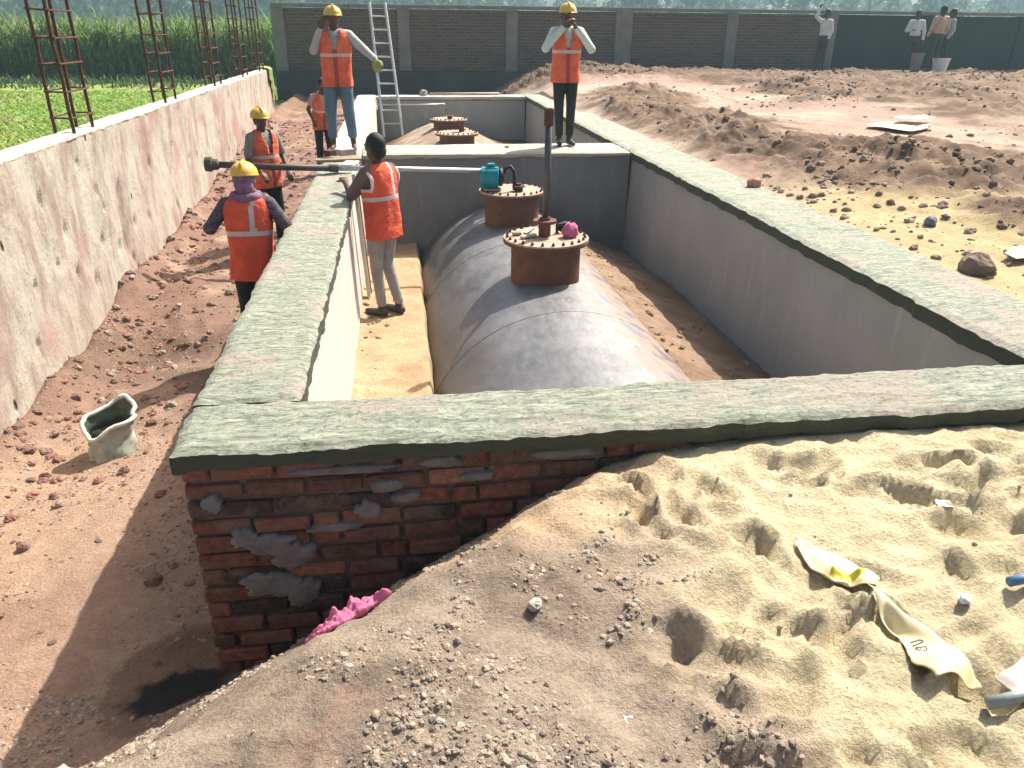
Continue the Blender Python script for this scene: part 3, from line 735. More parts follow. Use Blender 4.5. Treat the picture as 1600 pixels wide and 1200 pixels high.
# ------------------------------------------------------------------ brick wall at the back
t = thing('brick_wall', 'long dark brick wall with concrete posts along the back of the site', 'wall', (0, 24, 0))
posts = [-3.15, .28, 3.35, 6.65, 9.95, 13.1, 16.3, 19.5, 22.7, 25.9, 29.1, 32.3]
WT = 1.90
for i in range(len(posts)-1):
    a, b = posts[i]+.16, posts[i+1]-.16
    mb = MB(); mb.box(((a+b)/2, 24.13, (WT-.2)/2+.05), (b-a, .22, WT-.1+.2))
    if i < 4: m = M['darkbrick']; nm = 'brick_panel'
    elif i < 6: m = M['darkbrick'] if i == 4 else M['dkplaster']; nm = 'brick_panel' if i == 4 else 'plaster_panel'
    else: m = M['greenwall']; nm = 'plaster_panel'
    mb.build(nm, m, t)
for i, x in enumerate(posts):
    w = .34 if i != 3 else .5
    mb = MB(); mb.box((x, 24.12, .62), (w, .30, WT*1.0+.70), ch=.012); mb.build('post', M['concrete'] if i < 6 else M['greenwall'], t)
mb = MB(); mb.box((14.5, 24.12, WT+.075), (35.6, .34, .09), ch=.01); mb.build('coping', M['concrete'], t)
mb = MB(); mb.box((14.5, 23.95, -.2), (35.7, .24, 1.0)); mb.build('plinth', pmat('plinth_cement', (.085,.083,.08), (.055,.054,.053), 1.5, .9, .4, 14), t)

# ------------------------------------------------------------------ tanks
def make_tank(cx, y0, y1, zt, Rr, mys, label):
    t = thing('storage_tank', label, 'tank', (cx, (y0+y1)/2, zt-Rr), 'buried cylindrical storage tanks')
    mb = MB(); n = 72; prof = []
    ks = [(y0-.26, .02), (y0-.25, .35), (y0-.2, .65), (y0-.1, .88), (y0, 1)]+[(y0+(y1-y0)*k/24, 1) for k in range(1, 24)]+[(y1, 1), (y1+.1, .88), (y1+.2, .65), (y1+.25, .35), (y1+.26, .02)]
    vs = []; fs = []
    for y, s in ks:
        for k in range(n):
            a = 2*math.pi*k/n; vs.append((cx+Rr*s*math.cos(a), y, zt-Rr+Rr*s*math.sin(a)))
    for i in range(len(ks)-1):
        for k in range(n): fs.append((i*n+k, (i+1)*n+k, (i+1)*n+(k+1) % n, i*n+(k+1) % n))
    fs.append(tuple(range(n))); fs.append(tuple((len(ks)-1)*n+k for k in range(n))[::-1])
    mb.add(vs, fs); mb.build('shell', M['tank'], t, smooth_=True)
    mb = MB()
    for ys in (y0+.02, (y0+y1)/2-.9, (y0+y1)/2+1.3, y1-.02):
        mb = MB()
        pts = [(cx+(Rr+.0)*math.cos(2*math.pi*k/64), ys, zt-Rr+Rr*math.sin(2*math.pi*k/64)) for k in range(65)]
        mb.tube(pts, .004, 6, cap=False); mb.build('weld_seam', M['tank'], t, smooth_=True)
    for j, my in enumerate(mys):
        zf = -.27
        mb = MB(); mb.lathe([(.315, zt-.14), (.315, zf-.03)], (cx, my, 0), 48, capb=False, capt=False)
        nk = mb.build('manhole_neck', M['rustdk'], t, smooth_=True)
        mb = MB(); mb.lathe([(.315, zf-.032), (.388, zf-.03), (.388, zf-.008), (.31, zf-.008)], (cx, my, 0), 48); mb.build('flange', M['rustdk'], nk)
        mb = MB(); mb.lathe([(.30, zf-.006), (.383, zf-.005), (.385, zf+.012), (.36, zf+.016), (0.01, zf+.018)], (cx, my, 0), 48); cv = mb.build('cover', M['dusty'], nk)
        for k in range(24):
            mb = MB(); a = 2*math.pi*k/24; p = (cx+.352*math.cos(a), my+.352*math.sin(a))
            mb.lathe([(.014, zf+.012), (.014, zf+.030), (.008, zf+.031), (.008, zf+.043), (.001, zf+.044)], (p[0], p[1], 0), 6); mb.build('bolt', M['rust'], nk)
    return t
tank = make_tank(1.27, 3.45, 9.85, -.62, 1.2, (6.75, 8.97), 'black bitumen painted cylindrical tank half buried in sand in the near pit')
# nozzles on the near tank
mb = MB(); mb.lathe([(.055, -.255), (.055, -.13), (.105, -.13), (.105, -.105), (.05, -.105), (.05, -.08), (.035, -.08)], (1.255, 6.75, 0), 20)
mb.build('nozzle', M['rustdk'], tank)
mb = MB(); mb.lathe([(.05, -.255), (.05, -.21), (.075, -.205), (.075, -.19), (.03, -.19), (.03, -.165)], (1.33, 8.86, 0), 18); mb.build('nozzle', M['rust'], tank)
tank2 = make_tank(1.03, 12.4, 18.2, -.62, 1.15, (14.4, 16.7), 'second storage tank buried in sand in the far pit with only two manholes showing')
mb = MB(); mb.lathe([(.05, -.255), (.05, -.08), (.09, -.08), (.09, -.06), (.04, -.05)], (1.12, 14.45, 0), 16); mb.build('nozzle', M['rustdk'], tank2)
mb = MB(); mb.lathe([(.05, -.255), (.05, -.2), (.08, -.2), (.08, -.185)], (1.05, 16.6, 0), 16); mb.build('nozzle', M['rustdk'], tank2)

# upright pipe with coupling
t = thing('upright_pipe', 'tall dark vertical dip pipe rising from the nearer manhole of the black tank', 'pipe', (1.262, 6.75, -.08))
mb = MB(); mb.tube([(1.262, 6.75, -.095), (1.268, 6.755, .72)], .031, 16); mb.build('pipe', M['pipe_grey'], t, smooth_=True)
mb = MB(); mb.lathe([(.040, .70), (.042, .70), (.042, .83), (.036, .84), (.025, .84)], (1.268, 6.755, 0), 18); mb.build('coupling', M['rust'], t)

# pump on the farther manhole with its long suction pipe
t = thing('water_pump', 'teal electric pump standing on the farther manhole of the black tank', 'pump', (1.05, 8.92, -.25))
mb = MB(); ax = Vector((1, -.12, 0)).normalized(); c = Vector((1.02, 8.92, -.10))
mb.tube([c-ax*.115, c-ax*.108, c+ax*.08, c+ax*.09], [.095, .118, .118, .09], 28)
for k in range(14):
    a = 2*math.pi*k/14; u = Vector((0,0,1)); w = ax.cross(u)
    d = u*math.cos(a)+w*math.sin(a); mb.box(tuple(c+d*.120), (.15, .008, .008), Matrix((ax, d.cross(ax), d)).transposed())
mb.build('motor', M['teal'], t, smooth_=False)
mb = MB(); mb.box((1.02, 8.92, .035), (.09, .07, .035), ch=.008); mb.build('terminal_box', M['teal'], t)
mb = MB(); mb.box((1.03, 8.92, -.232), (.20, .15, .022), ch=.004); mb.build('foot_plate', M['dusty'], t)
mb = MB(); mb.tube([c+ax*.09, c+ax*.12, c+ax*.15], [.10, .105, .06], 24); mb.build('casing', M['black'], t, smooth_=True)
mb = MB(); P = [(1.16, 8.90, -.06), (1.19, 8.90, .0), (1.24, 8.90, .02), (1.28, 8.89, -.04), (1.285, 8.88, -.13), (1.28, 8.86, -.24)]
mb.tube(P, .022, 10); mb.build('hose', M['black'], t, smooth_=True)
t = thing('suction_pipe', 'long pipe across the left pit wall, thick and dark over the trench', 'pipe', (-.7, 8.72, .04))
mb = MB(); a = Vector((-1.93, 8.62, .125)); b = Vector((-.72, 8.72, .055)); mb.tube([a, a.lerp(b, .5)+Vector((0,0,-.008)), b], .034, 14); mb.build('sleeve', M['pipe_dark'], t, smooth_=True)
mb = MB(); d = (b-a).normalized(); mb.tube([a-d*.10, a-d*.095, a-d*.03, a-d*.02, a+d*.03, a+d*.05], [.05, .072, .078, .06, .055, .035], 16); mb.build('foot_valve', M['pipe_dark'], t)
mb = MB(); mb.tube([b, (-.2, 8.77, .035), (.92, 8.9, -.025)], .027, 12); mb.build('pipe', M['alu'], t, smooth_=True)
mb = MB(); mb.tube([b-d*.05, b+d*.05], .042, 14); mb.build('coupling', M['pipe_dark'], t)

# things lying on the nearer manhole cover
def plank(label, c, size, rz, ry=0, m='palewood', name='wood_offcut', cat='wood'):
    mb = MB(); mb.box(c, size, Matrix.Rotation(rz, 3, 'Z') @ Matrix.Rotation(ry, 3, 'Y'), ch=.004, jit=.003)
    return tag(mb.build(name, M[m], loc=c), label, cat)
plank('pale wood offcut lying flat on the nearer manhole cover left of the nozzle', (1.10, 6.70, -.236), (.16, .05, .022), .5)
plank('short pale wood strip leaning across another strip on the nearer manhole cover', (1.12, 6.80, -.212), (.15, .045, .022), 1.0, -.15)
plank('small reddish wood scrap at the left rim of the nearer manhole cover', (1.01, 6.80, -.236), (.08, .05, .025), .2, 0, 'wood')
def bag_shape(c, rx, ry, h, seed, neck=.55, n=28, lv=12):
    mb = MB(); vs = []; fs = []
    for j in range(lv+1):
        v = j/lv; rr = (math.sin(math.pi*min(v*.8+.14, 1))**.4)*(1-(1-neck)*v**2)
        for k in range(n):
            a = 2*math.pi*k/n; q = 1+.24*float(fbm(np.array([math.cos(a)*2+seed]), np.array([math.sin(a)*2+v*3]), 1.5, 3, 2)[0])
            vs.append((c[0]+rx*rr*q*math.cos(a), c[1]+ry*rr*q*math.sin(a), c[2]+h*v+.02*math.sin(3*a+seed)*v*h*4))
    for j in range(lv):
        for k in range(n): fs.append((j*n+k, j*n+(k+1) % n, (j+1)*n+(k+1) % n, (j+1)*n+k))
    fs.append(tuple(range(n))[::-1]); fs.append(tuple(lv*n+k for k in range(n)))
    return mb.add(vs, fs)
c = (1.475, 6.69, -.252)
tag(bag_shape(c, .075, .065, .125, 1.3, .85).build('plastic_bag', M['pink'], loc=c, smooth_=True), 'small bright pink plastic bag on the rim of the nearer manhole cover', 'bag')
mb = MB(); random.seed(4)
for k in range(4):
    P = [(1.38+.05*k*.3+random.uniform(-.03, .16)*j/3, 6.86+random.uniform(-.05, .05), -.225+.07*math.sin(j*1.1)*random.uniform(.6, 1.2)) for j in range(5)]
    mb.tube(P, .013, 8)
tag(mb.build('cable', M['black'], loc=(1.45, 6.86, -.25), smooth_=True), 'tangle of black cable behind the pink bag on the manhole cover', 'cable')

# ladder in the second pit
t = thing('ladder', 'thin aluminium ladder standing in the far pit and leaning on its end wall', 'ladder', (-.2, 18.45, -.8))
A0, A1 = Vector((-.34, 18.62, -.85)), Vector((-.52, 19.75, 1.95)); B0, B1 = Vector((.09, 18.62, -.85)), Vector((-.17, 19.75, 1.95))
for a, b in ((A0, A1), (B0, B1)):
    mb = MB(); mb.tube([a, b], .032, 8); mb.build('rail', M['alu'], t)
for k in range(1, 10):
    f = k/10; mb = MB(); mb.cyl(A0.lerp(A1, f), B0.lerp(B1, f), .017, n=8); mb.build('rung', M['alu'], t)
# loose pipes and stone at the far end of the second pit
mb = MB(); mb.tube([(-.45, 18.95, -.18), (.4, 18.95, -.19), (1.08, 18.98, -.17), (1.12, 18.98, -.33)], .022, 8)
tag(mb.build('water_pipe', M['steel'], loc=(.3, 18.95, -.2), smooth_=True), 'thin grey pipe with bent end against the far end wall of the second pit', 'pipe')
mb = MB(); mb.tube([(.75, 19.25, .035), (2.4, 19.28, .035)], .03, 10)
tag(mb.build('wooden_pole', M['palewood'], loc=(1.5, 19.25, .01), smooth_=True), 'pale wooden pole lying along the far end wall of the second pit', 'pole')
stone('stone', 'pale lump of stone on the far end wall beside the wooden pole', .62, 19.27, .11, M['stone'], z=.0, sq=.8)
stone('brick', 'small orange brick bit on the cross wall ledge', 1.42, 10.55, .035, pmat('orange_brick', (.5,.2,.08), (.4,.15,.06), 10, .9, .4), 'brick', z=.0, sq=.5)
stone('brick', 'pink brick lump on the outer edge of the right pit wall', 3.56, 7.55, .075, pmat('pink_brick', (.48,.25,.2), (.38,.18,.14), 10, .9, .5), 'brick', z=.0, sq=.8)

# straightedge leaning on left wall by the plasterer
t = thing('straightedge', 'long pale plastering straightedge held upright against the left pit wall', 'straightedge', (-.43, 7.75, -1.13))
mb = MB(); a = Vector((-.395, 7.86, -1.12)); b = Vector((-.455, 7.72, .17)); dz = (b-a).normalized(); xa = Vector((0, 1, 0)); xa = (xa-dz*xa.dot(dz)).normalized(); ya = dz.cross(xa)
mb.box(tuple((a+b)/2), (.10, .035, (b-a).length), Matrix((xa, ya, dz)).transposed(), ch=.004); mb.build('board', M['paleboard'], t)
mb = MB(); q = a.lerp(b, .5); mb.box(tuple(q-ya*.0+Vector((.026, 0, 0))), (.02, .014, (b-a).length*.96), Matrix((xa, ya, dz)).transposed(), ch=.002); mb.build('rib', M['wood'], t)

# debris at the corner of the left wall and the cross wall
for k, (lab, c, sz, rz, m) in enumerate([
    ('flat weathered plank lying across the left wall under the worker in jeans', (-.72, 9.55, .022), (.52, .20, .03), .12, 'wood'),
    ('pale broken brick on the plank in front of the worker in jeans', (-.64, 9.75, .075), (.20, .12, .07), .5, 'stone'),
    ('small pale board lying at the wall corner beside the plank', (-.58, 9.25, .02), (.16, .3, .02), -.2, 'palewood'),
    ('brown half brick at the outer edge of the left wall beside the plank', (-.84, 9.95, .04), (.14, .11, .07), .9, 'rust')]):
    plank(lab, c, sz, rz, 0, m, ['plank', 'brick', 'board', 'brick'][k], ['plank', 'brick', 'board', 'brick'][k])

# cement sack on the trench floor
zz = float(H(np.array([-2.03]), np.array([4.85]))[0])-.02
t = thing('cement_sack', 'half empty open green grey cement sack standing on the trench floor', 'sack', (-2.03, 4.85, zz))
mb = MB(); n = 40; lv = 18; vs = []; fs = []
def sackpt(k, v, ins=0):
    a = 2*math.pi*k/n; ca, sa = math.cos(a), math.sin(a)
    w, d = .205-.035*v+.05*v*v, .165-.05*v+.05*v*v
    ex = math.copysign(abs(ca)**.7, ca)*w; ey = math.copysign(abs(sa)**.7, sa)*d
    wr = 1+.06*v*math.sin(5*a+2)*(1-v*.5)+.20*float(fbm(np.array([ca*2.1+v*2]), np.array([sa*2.1+v*1.4]), 1.6, 4, 3)[0]) - .08*math.exp(-((v-.55)/.12)**2)
    wr -= ins
    tilt = .05*v; z = .35*v*(1+.28*math.sin(a*1.0+.9)*v+.08*math.sin(3*a)*v)
    x, y = ex*wr+tilt, ey*wr+.05*v
    r = R(35); x *= .72; y *= .72; z *= .74
    return (-2.03+x*math.cos(r)-y*math.sin(r), 4.85+x*math.sin(r)+y*math.cos(r), zz+z)
for j in range(lv+1):
    for k in range(n): vs.append(sackpt(k, j/lv))
for j in range(lv):
    for k in range(n): fs.append((j*n+k, j*n+(k+1) % n, (j+1)*n+(k+1) % n, (j+1)*n+k))
fs.append(tuple(range(n))[::-1]); mb.add(vs, fs); mb.build('sack_cloth', M['sack'], t, smooth_=True)
mb = MB(); vs = [sackpt(k, v, .05+.10*(1-v)) for v in (1.0, .9, .78, .62) for k in range(n)]
fs = [(j*n+(k+1) % n, j*n+k, (j+1)*n+k, (j+1)*n+(k+1) % n) for j in range(3) for k in range(n)]; fs.append(tuple(3*n+k for k in range(n)))
mb.add(vs, fs); mb.build('sack_inside', M['sackdk'], t, smooth_=True)
mb = MB(); pts = [sackpt(k, 1.0, .025) for k in range(n+1)]; mb.tube(pts, .015, 8, cap=False); mb.build('rolled_rim', pmat('sack_rim', (.70,.71,.62), (.58,.6,.5), 12, .7, .3, 60), t, smooth_=True)

# pink cloth at the foot of the brick corner
def crumple(name, label, cat, x, y, lx, ly, h, m, rz, seed, lift=.01, nu=36, nv=22):
    mb = MB(); c, s = math.cos(rz), math.sin(rz)
    def fn(u, v):
        a, b = (u-.5)*lx, (v-.5)*ly
        k = .14*float(fbm(np.array([u*3+seed]), np.array([v*3]), 1.2, 3, 2)[0])
        a *= 1+k; b *= 1+1.3*k
        X, Y = x+a*c-b*s, y+a*s+b*c
        e = min(u, 1-u, v, 1-v)*2
        z = float(H(np.array([X]), np.array([Y]))[0])+lift+h*e**.5*(.55+.9*abs(float(fbm(np.array([u*4+seed]), np.array([v*4+seed]), 1.7, 4, 5)[0])))
        return (X, Y, z)
    sheet(mb, fn, nu, nv)
    o = mb.build(name, m, loc=(x, y, 0), smooth_=True); sm = o.modifiers.new('thick', 'SOLIDIFY'); sm.thickness = .004
    return tag(o, label, cat)
crumple('cloth', 'crumpled pink rag lying where sand meets the brick corner', 'cloth', -.27, 2.17, .27, .17, .105, M['pink'], .55, 3.0, nu=60, nv=36)

# torn cream woven sacks in the sand on the right
def strip(name, label, pts, ws, m, seed=0, lift=.0, cat='sack', marks=False, n=14):
    mb = MB(); P = [Vector((a, b, 0)) for a, b in pts]; vs = []; fs = []; rows = 40
    def at(f):
        q = f*(len(P)-1); i = min(int(q), len(P)-2); return P[i].lerp(P[i+1], q-i), ws[i]+(ws[i+1]-ws[i])*(q-i), (P[i+1]-P[i]).normalized()
    XY = []
    for j in range(rows+1):
        p, w, d = at(j/rows); nrm = Vector((-d.y, d.x, 0))
        for k in range(n+1):
            u = k/n-.5; q = p+nrm*u*w*(1+.18*float(fbm(np.array([j*.21+seed]), np.array([u*2]), 1.3, 3, 3)[0])*.6)
            XY.append((q.x, q.y, u))
    X = np.array([a[0] for a in XY]); Y = np.array([a[1] for a in XY]); U = np.array([a[2] for a in XY])
    Z = H(X, Y)*.6+.4*np.mean(H(X, Y))*0+.4*H(np.round(X*8)/8, np.round(Y*8)/8)
    Z = np.max([H(X+a, Y+b) for a in (-.02, 0, .02) for b in (-.02, 0, .02)], 0)
    Zg = Z.reshape(rows+1, n+1)
    for q in range(6):
        Zp = np.pad(Zg, 1, mode='edge'); Zg = np.maximum(Zg-.004, (Zp[:-2,1:-1]+Zp[2:,1:-1]+Zp[1:-1,:-2]+Zp[1:-1,2:])/4)
    Z = Zg.ravel()+lift+.006*np.abs(fbm(X, Y, 14, 4, seed))
    mb.add(list(zip(X, Y, Z)), [(j*(n+1)+k, j*(n+1)+k+1, (j+1)*(n+1)+k+1, (j+1)*(n+1)+k) for j in range(rows) for k in range(n)])
    o = mb.build(name, m, loc=(pts[0][0], pts[0][1], 0), smooth_=True); s_ = o.modifiers.new('thick', 'SOLIDIFY'); s_.thickness = .0012
    return tag(o, label, cat)
s1 = strip('torn_sack', 'torn cream woven sack on the sand with a wide square end and dark print', [(1.37,1.72), (1.375,1.64), (1.39,1.56), (1.40,1.48), (1.405,1.41), (1.41,1.345)], [.02, .045, .085, .13, .165, .17], M['ysack'], 2, lift=.002)
# faded dark print on the sack: a row of short strokes U O U
mb = MB()
def stroke(pts):
    X = np.array([p[0] for p in pts]); Y = np.array([p[1] for p in pts]); Z = H(X, Y)+.022
    mb.tube([(a, b, c) for a, b, c in zip(X, Y, Z)], .0022, 6)
for q in range(3):
    y0 = 1.495-.022*q; x0 = 1.365+.004*q
    if q != 1: stroke([(x0, y0), (x0+.028, y0), (x0+.034, y0-.006), (x0+.028, y0-.012), (x0, y0-.012)])
    else: stroke([(x0, y0), (x0+.028, y0), (x0+.034, y0-.006), (x0+.028, y0-.012), (x0, y0-.012), (x0-.005, y0-.006), (x0, y0)])
pr = mb.build('print', M['ink'], s1)
strip('torn_sack', 'narrow torn cream sack flap buried along the sand above the printed one', [(1.26,1.97), (1.31,1.88), (1.37,1.80), (1.41,1.74)], [.03, .12, .11, .04], M['ysack'], 5)
strip('plastic_scrap', 'bright yellow plastic scrap under the edge of the narrow sack flap', [(1.30,1.82), (1.34,1.785), (1.38,1.765)], [.02, .03, .02], M['yellow'], 7, lift=.022, cat='plastic')
mb = MB(); X = np.array([1.42, 1.52, 1.68, 1.9]); Y = np.array([1.255, 1.25, 1.255, 1.28]); Z = H(X, Y)+.018
mb.tube(list(zip(X, Y, Z)), .016, 12); tag(mb.build('hose', M['greyplastic'], loc=(1.5, 1.27, float(Z[0])), smooth_=True), 'grey green plastic hose end lying by the wide end of the cream sack', 'hose')
strip('plastic_sheet', 'clear greyish plastic sheet crumpled above the grey green hose', [(1.50,1.30), (1.60,1.31), (1.80,1.34)], [.06, .12, .16], pmat('milky_plastic', (.62,.55,.48), (.5,.43,.37), 8, .45, .3, 30), 9, cat='plastic')
X = np.array([1.77, 1.85, 2.0, 2.2]); Y = np.array([1.635, 1.65, 1.685, 1.735]); Z = H(X, Y)+.03
mb = MB(); mb.tube(list(zip(X, Y, Z)), .0155, 12); tag(mb.build('plastic_pipe', M['blue'], loc=(1.87, 1.72, float(Z[0])), smooth_=True), 'blue plastic pipe end sticking out of the sand at the right edge', 'pipe')
strip('paper_scrap', 'small white paper scrap on the rumpled sand near the front wall', [(1.85,2.09), (1.90,2.08)], [.04, .045], M['white'], 3, lift=-.010, cat='scrap')
strip('plastic_scrap', 'tiny white plastic scrap on the grey gravel near the picture bottom', [(.50,1.37), (.525,1.375)], [.025, .02], M['white'], 4, lift=-.008, cat='plastic')
strip('plastic_sheet', 'white and cream plastic sack spread on the earth far right of the pit', [(7.55,11.6), (7.9,11.9), (8.35,12.25)], [.7, .9, .6], M['ysack'], 6, lift=.05, cat='plastic')
strip('plastic_sheet', 'bright white plastic piece on top of the cream sack far right of the pit', [(8.1,12.0), (8.4,12.2), (8.75,12.35)], [.4, .55, .2], M['white'], 8, lift=.13, cat='plastic')
strip('torn_sack', 'flat grey green sack lying at the right picture edge beyond the pit wall', [(4.22,4.75), (4.5,4.85), (4.8,4.9)], [.1, .25, .25], M['sack'], 1, lift=.04)
stone('block', 'small blue grey block half sunk beside the small earth heap', 4.24, 5.68, .06, pmat('slate', (.16,.19,.22), (.12,.14,.17), 8, .8, .4), 'block')

# green cloth hanging over the far end of the boundary wall
mb = MB()
def fn(u, v):
    y = 18.3+u*.55; s = v*1.15
    if s < .26: return (-2.97+s, y, .625+.012*math.sin(u*9)+.01*math.sin(v*20))
    return (-2.705+.02*math.sin(u*11), y+.15*(s-.26)*u, .615-(s-.26)*(.25+.75*u**1.5))
sheet(mb, fn, 14, 20); o = mb.build('cloth', M['rag'], loc=(-2.85, 18.5, .6), smooth_=True); sm = o.modifiers.new('thick', 'SOLIDIFY'); sm.thickness = .006
tag(o, 'yellow green cloth hung over the far end of the boundary wall', 'cloth')

# buckets by the far group
def bucket(x, y, r, h, m, label):
    z = float(H(np.array([x]), np.array([y]))[0])
    t = thing('bucket', label, 'bucket', (x, y, z))
    mb = MB(); mb.lathe([(r*.75, z), (r*.98, z+h*.93), (r*1.05, z+h*.94), (r*1.05, z+h), (r*.95, z+h), (r*.72, z+.03)], (x, y, 0), 24); mb.build('tub', m, t, smooth_=False)
    mb = MB(); mb.tube([(x+r*math.cos(a), y-.3*r, z+h*.95-r*.5*math.sin(a)) for a in np.linspace(0, math.pi, 12)], .008, 6); mb.build('handle', M['steel'], t)
bucket(15.75, 22.3, .24, .38, M['white'], 'white plastic bucket on the ground in front of the three far workers')
bucket(15.05, 22.4, .17, .50, M['concrete'], 'grey metal bucket just left of the white bucket')

# ------------------------------------------------------------------ people
DG = None
def remesh(mb, name, mat, parent, voxel, sm=4):
    me = mb.mesh(name+'_src'); ob = bpy.data.objects.new(name+'_src', me); COL.objects.link(ob)
    r = ob.modifiers.new('r', 'REMESH'); r.mode = 'VOXEL'; r.voxel_size = voxel
    s = ob.modifiers.new('s', 'SMOOTH'); s.iterations = sm; s.factor = .5
    dg = bpy.context.evaluated_depsgraph_get(); dg.update()
    m2 = bpy.data.meshes.new_from_object(ob.evaluated_get(dg)); bpy.data.objects.remove(ob); bpy.data.meshes.remove(me)
    m2.name = name; m2.materials.clear(); m2.materials.append(mat)
    m2.polygons.foreach_set('use_smooth', [True]*len(m2.polygons))
    o = bpy.data.objects.new(name, m2); COL.objects.link(o); o.parent = parent; return o
def person(label, loc, face, h, arms, legs=None, lean=0, hlook=0, top=None, sleeve=1, trousers=None, vest=True, helmet=True, hairm=True, scarf=None,
           group=None, detail=True, trim=False, width=1.0, shoes=True, back_marks=False, tilt=0, cuff=.0, legw=1.0, vmat=None):
    s = h/1.70
    t = thing('person', label, 'person', loc, group)
    t.rotation_euler.z = R(face)
    def U(p):
        p = Vector(p)
        if p.z > .95:
            q = p-Vector((0,0,.95)); q.rotate(Matrix.Rotation(-R(lean), 3, 'X')); q.rotate(Matrix.Rotation(R(tilt), 3, 'Y')); p = q+Vector((0,0,.95))
        return p*s
    HB = Vector((0, .012, 1.585))
    def HD(p):   # head-local: turned by hlook about z, then leaned with the torso
        q = Vector(p)-Vector((0,0,1.5)); q.rotate(Matrix.Rotation(R(hlook), 3, 'Z')); return U(q+Vector((0,0,1.5)))
    headrot = Matrix.Rotation(R(tilt), 3, 'Y') @ Matrix.Rotation(-R(lean), 3, 'X') @ Matrix.Rotation(R(hlook), 3, 'Z')
    vx = .0075 if detail else .016
    legs = legs or {'R': ((.10, .03, .50), (.11, -.01, .085)), 'L': ((-.10, .03, .50), (-.11, -.01, .085))}
    b = MB()
    b.ell(HD((0, 0, 1.60)), (.075*s, .093*s, .105*s), 20, 14, headrot); b.ell(HD((0, .028, 1.53)), (.055*s, .066*s, .065*s), 16, 10, headrot)
    b.ell(HD((0, .098, 1.575)), (.015*s, .022*s, .028*s), 10, 8, headrot); b.ell(HD((0, .082, 1.527)), (.026*s, .014*s, .011*s), 10, 6, headrot)
    b.ell(HD((0, .080, 1.613)), (.055*s, .018*s, .012*s), 12, 6, headrot)
    for q in (-1, 1): b.ell(HD((q*.077, -.005, 1.58)), (.012*s, .022*s, .034*s), 10, 8, headrot)
    b.capsule(U((0, -.012, 1.38)), HD((0, .0, 1.53)), .056*s, .052*s)
    b.ell(U((0, 0, 1.26)), (.15*s, .10*s, .18*s), 20, 12); b.ell(U((0, 0, 1.07)), (.13*s, .092*s, .17*s), 20, 12); b.ell(Vector((0, 0, .93))*s, (.145*s, .10*s, .12*s), 20, 12)
    sh = {}
    for q, k in ((1, 'R'), (-1, 'L')):
        S = U((q*.168*width, 0, 1.375)); E = Vector(arms[k][0])*s; Wr = Vector(arms[k][1])*s; sh[k] = (S, E, Wr)
        b.capsule(U((q*.03, 0, 1.38)), S, .062*s, .054*s)
        b.capsule(S, E, .046*s, .037*s); b.capsule(E, Wr, .038*s, .026*s)
        d = (Wr-E).normalized(); side = d.cross(Vector((0, 0, 1)) if abs(d.z) < .9 else Vector((0, 1, 0))).normalized(); nrm = side.cross(d)
        pc = Wr+d*.05*s; rm = Matrix((side, d, nrm)).transposed()
        b.ell(pc, (.041*s, .053*s, .017*s), 14, 10, rm)
        for fi, (o_, ln) in enumerate(((-.028, .062), (-.0095, .072), (.0095, .068), (.028, .052))):
            f0 = Wr+d*.088*s+side*o_*s; f1 = f0+(d*.8-nrm*.5*q*0-nrm*.45).normalized()*ln*.55*s; f2 = f1+(d*.35-nrm*.9).normalized()*ln*.5*s
            b.capsule(f0, f1, .0095*s, .009*s, 8); b.capsule(f1, f2, .009*s, .0078*s, 8)
        th0 = Wr+d*.03*s-side*.036*s; th1 = th0+(d*.6-side*.75-nrm*.3).normalized()*.036*s; th2 = th1+(d*.9-nrm*.4).normalized()*.03*s
        b.capsule(th0, th1, .012*s, .0105*s, 8); b.capsule(th1, th2, .0105*s, .0085*s, 8)
    for q, k in ((1, 'R'), (-1, 'L')):
        K = Vector(legs[k][0])*s; A = Vector(legs[k][1])*s; Hp = Vector((q*.085, 0, .90))*s
        b.capsule(Hp, K, .080*s, .053*s); b.capsule(K, A, .055*s, .036*s)
        b.capsule(A-Vector((0, .02, .04))*s, A+Vector((q*.02, .16, -.058))*s, .036*s, .024*s)
    remesh(b, 'body', M['skin'], t, vx*s, 3)
    # trousers
    c = MB(); c.ell(Vector((0, 0, .94))*s, (.163*s, .118*s, .13*s), 20, 12)
    for q, k in ((1, 'R'), (-1, 'L')):
        K = Vector(legs[k][0])*s; A = Vector(legs[k][1])*s; Hp = Vector((q*.085, 0, .90))*s; A2 = K.lerp(A, 1-cuff)
        c.capsule(Hp, K, .095*s, .069*s*legw); c.capsule(K, A2+Vector((0, 0, .05))*s, .070*s*legw, .054*s*legw)
        for w in range(3):
            zc = K.lerp(A2, .6+.14*w); c.ell(zc, (.060*s*legw, .060*s*legw, .018*s), 14, 6)
    remesh(c, 'trousers', trousers, t, .012*s, 3)
    # shirt
    c = MB(); c.ell(U((0, 0, 1.25)), (.168*s*width, .118*s, .19*s), 20, 12); c.ell(U((0, 0, 1.05)), (.155*s, .115*s, .17*s), 20, 12)
    for k, q in (('R', 1), ('L', -1)):
        S, E, Wr = sh[k]; c.capsule(U((q*.04, 0, 1.375)), S, .074*s, .064*s)
        if sleeve >= 1: c.capsule(S, E, .062*s, .052*s); c.capsule(E, E.lerp(Wr, .88), .051*s, .040*s); c.ell(E, (.057*s,)*3)
        else: c.capsule(S, S.lerp(E, sleeve), .062*s, .058*s)
    remesh(c, 'shirt', top, t, .012*s, 3)
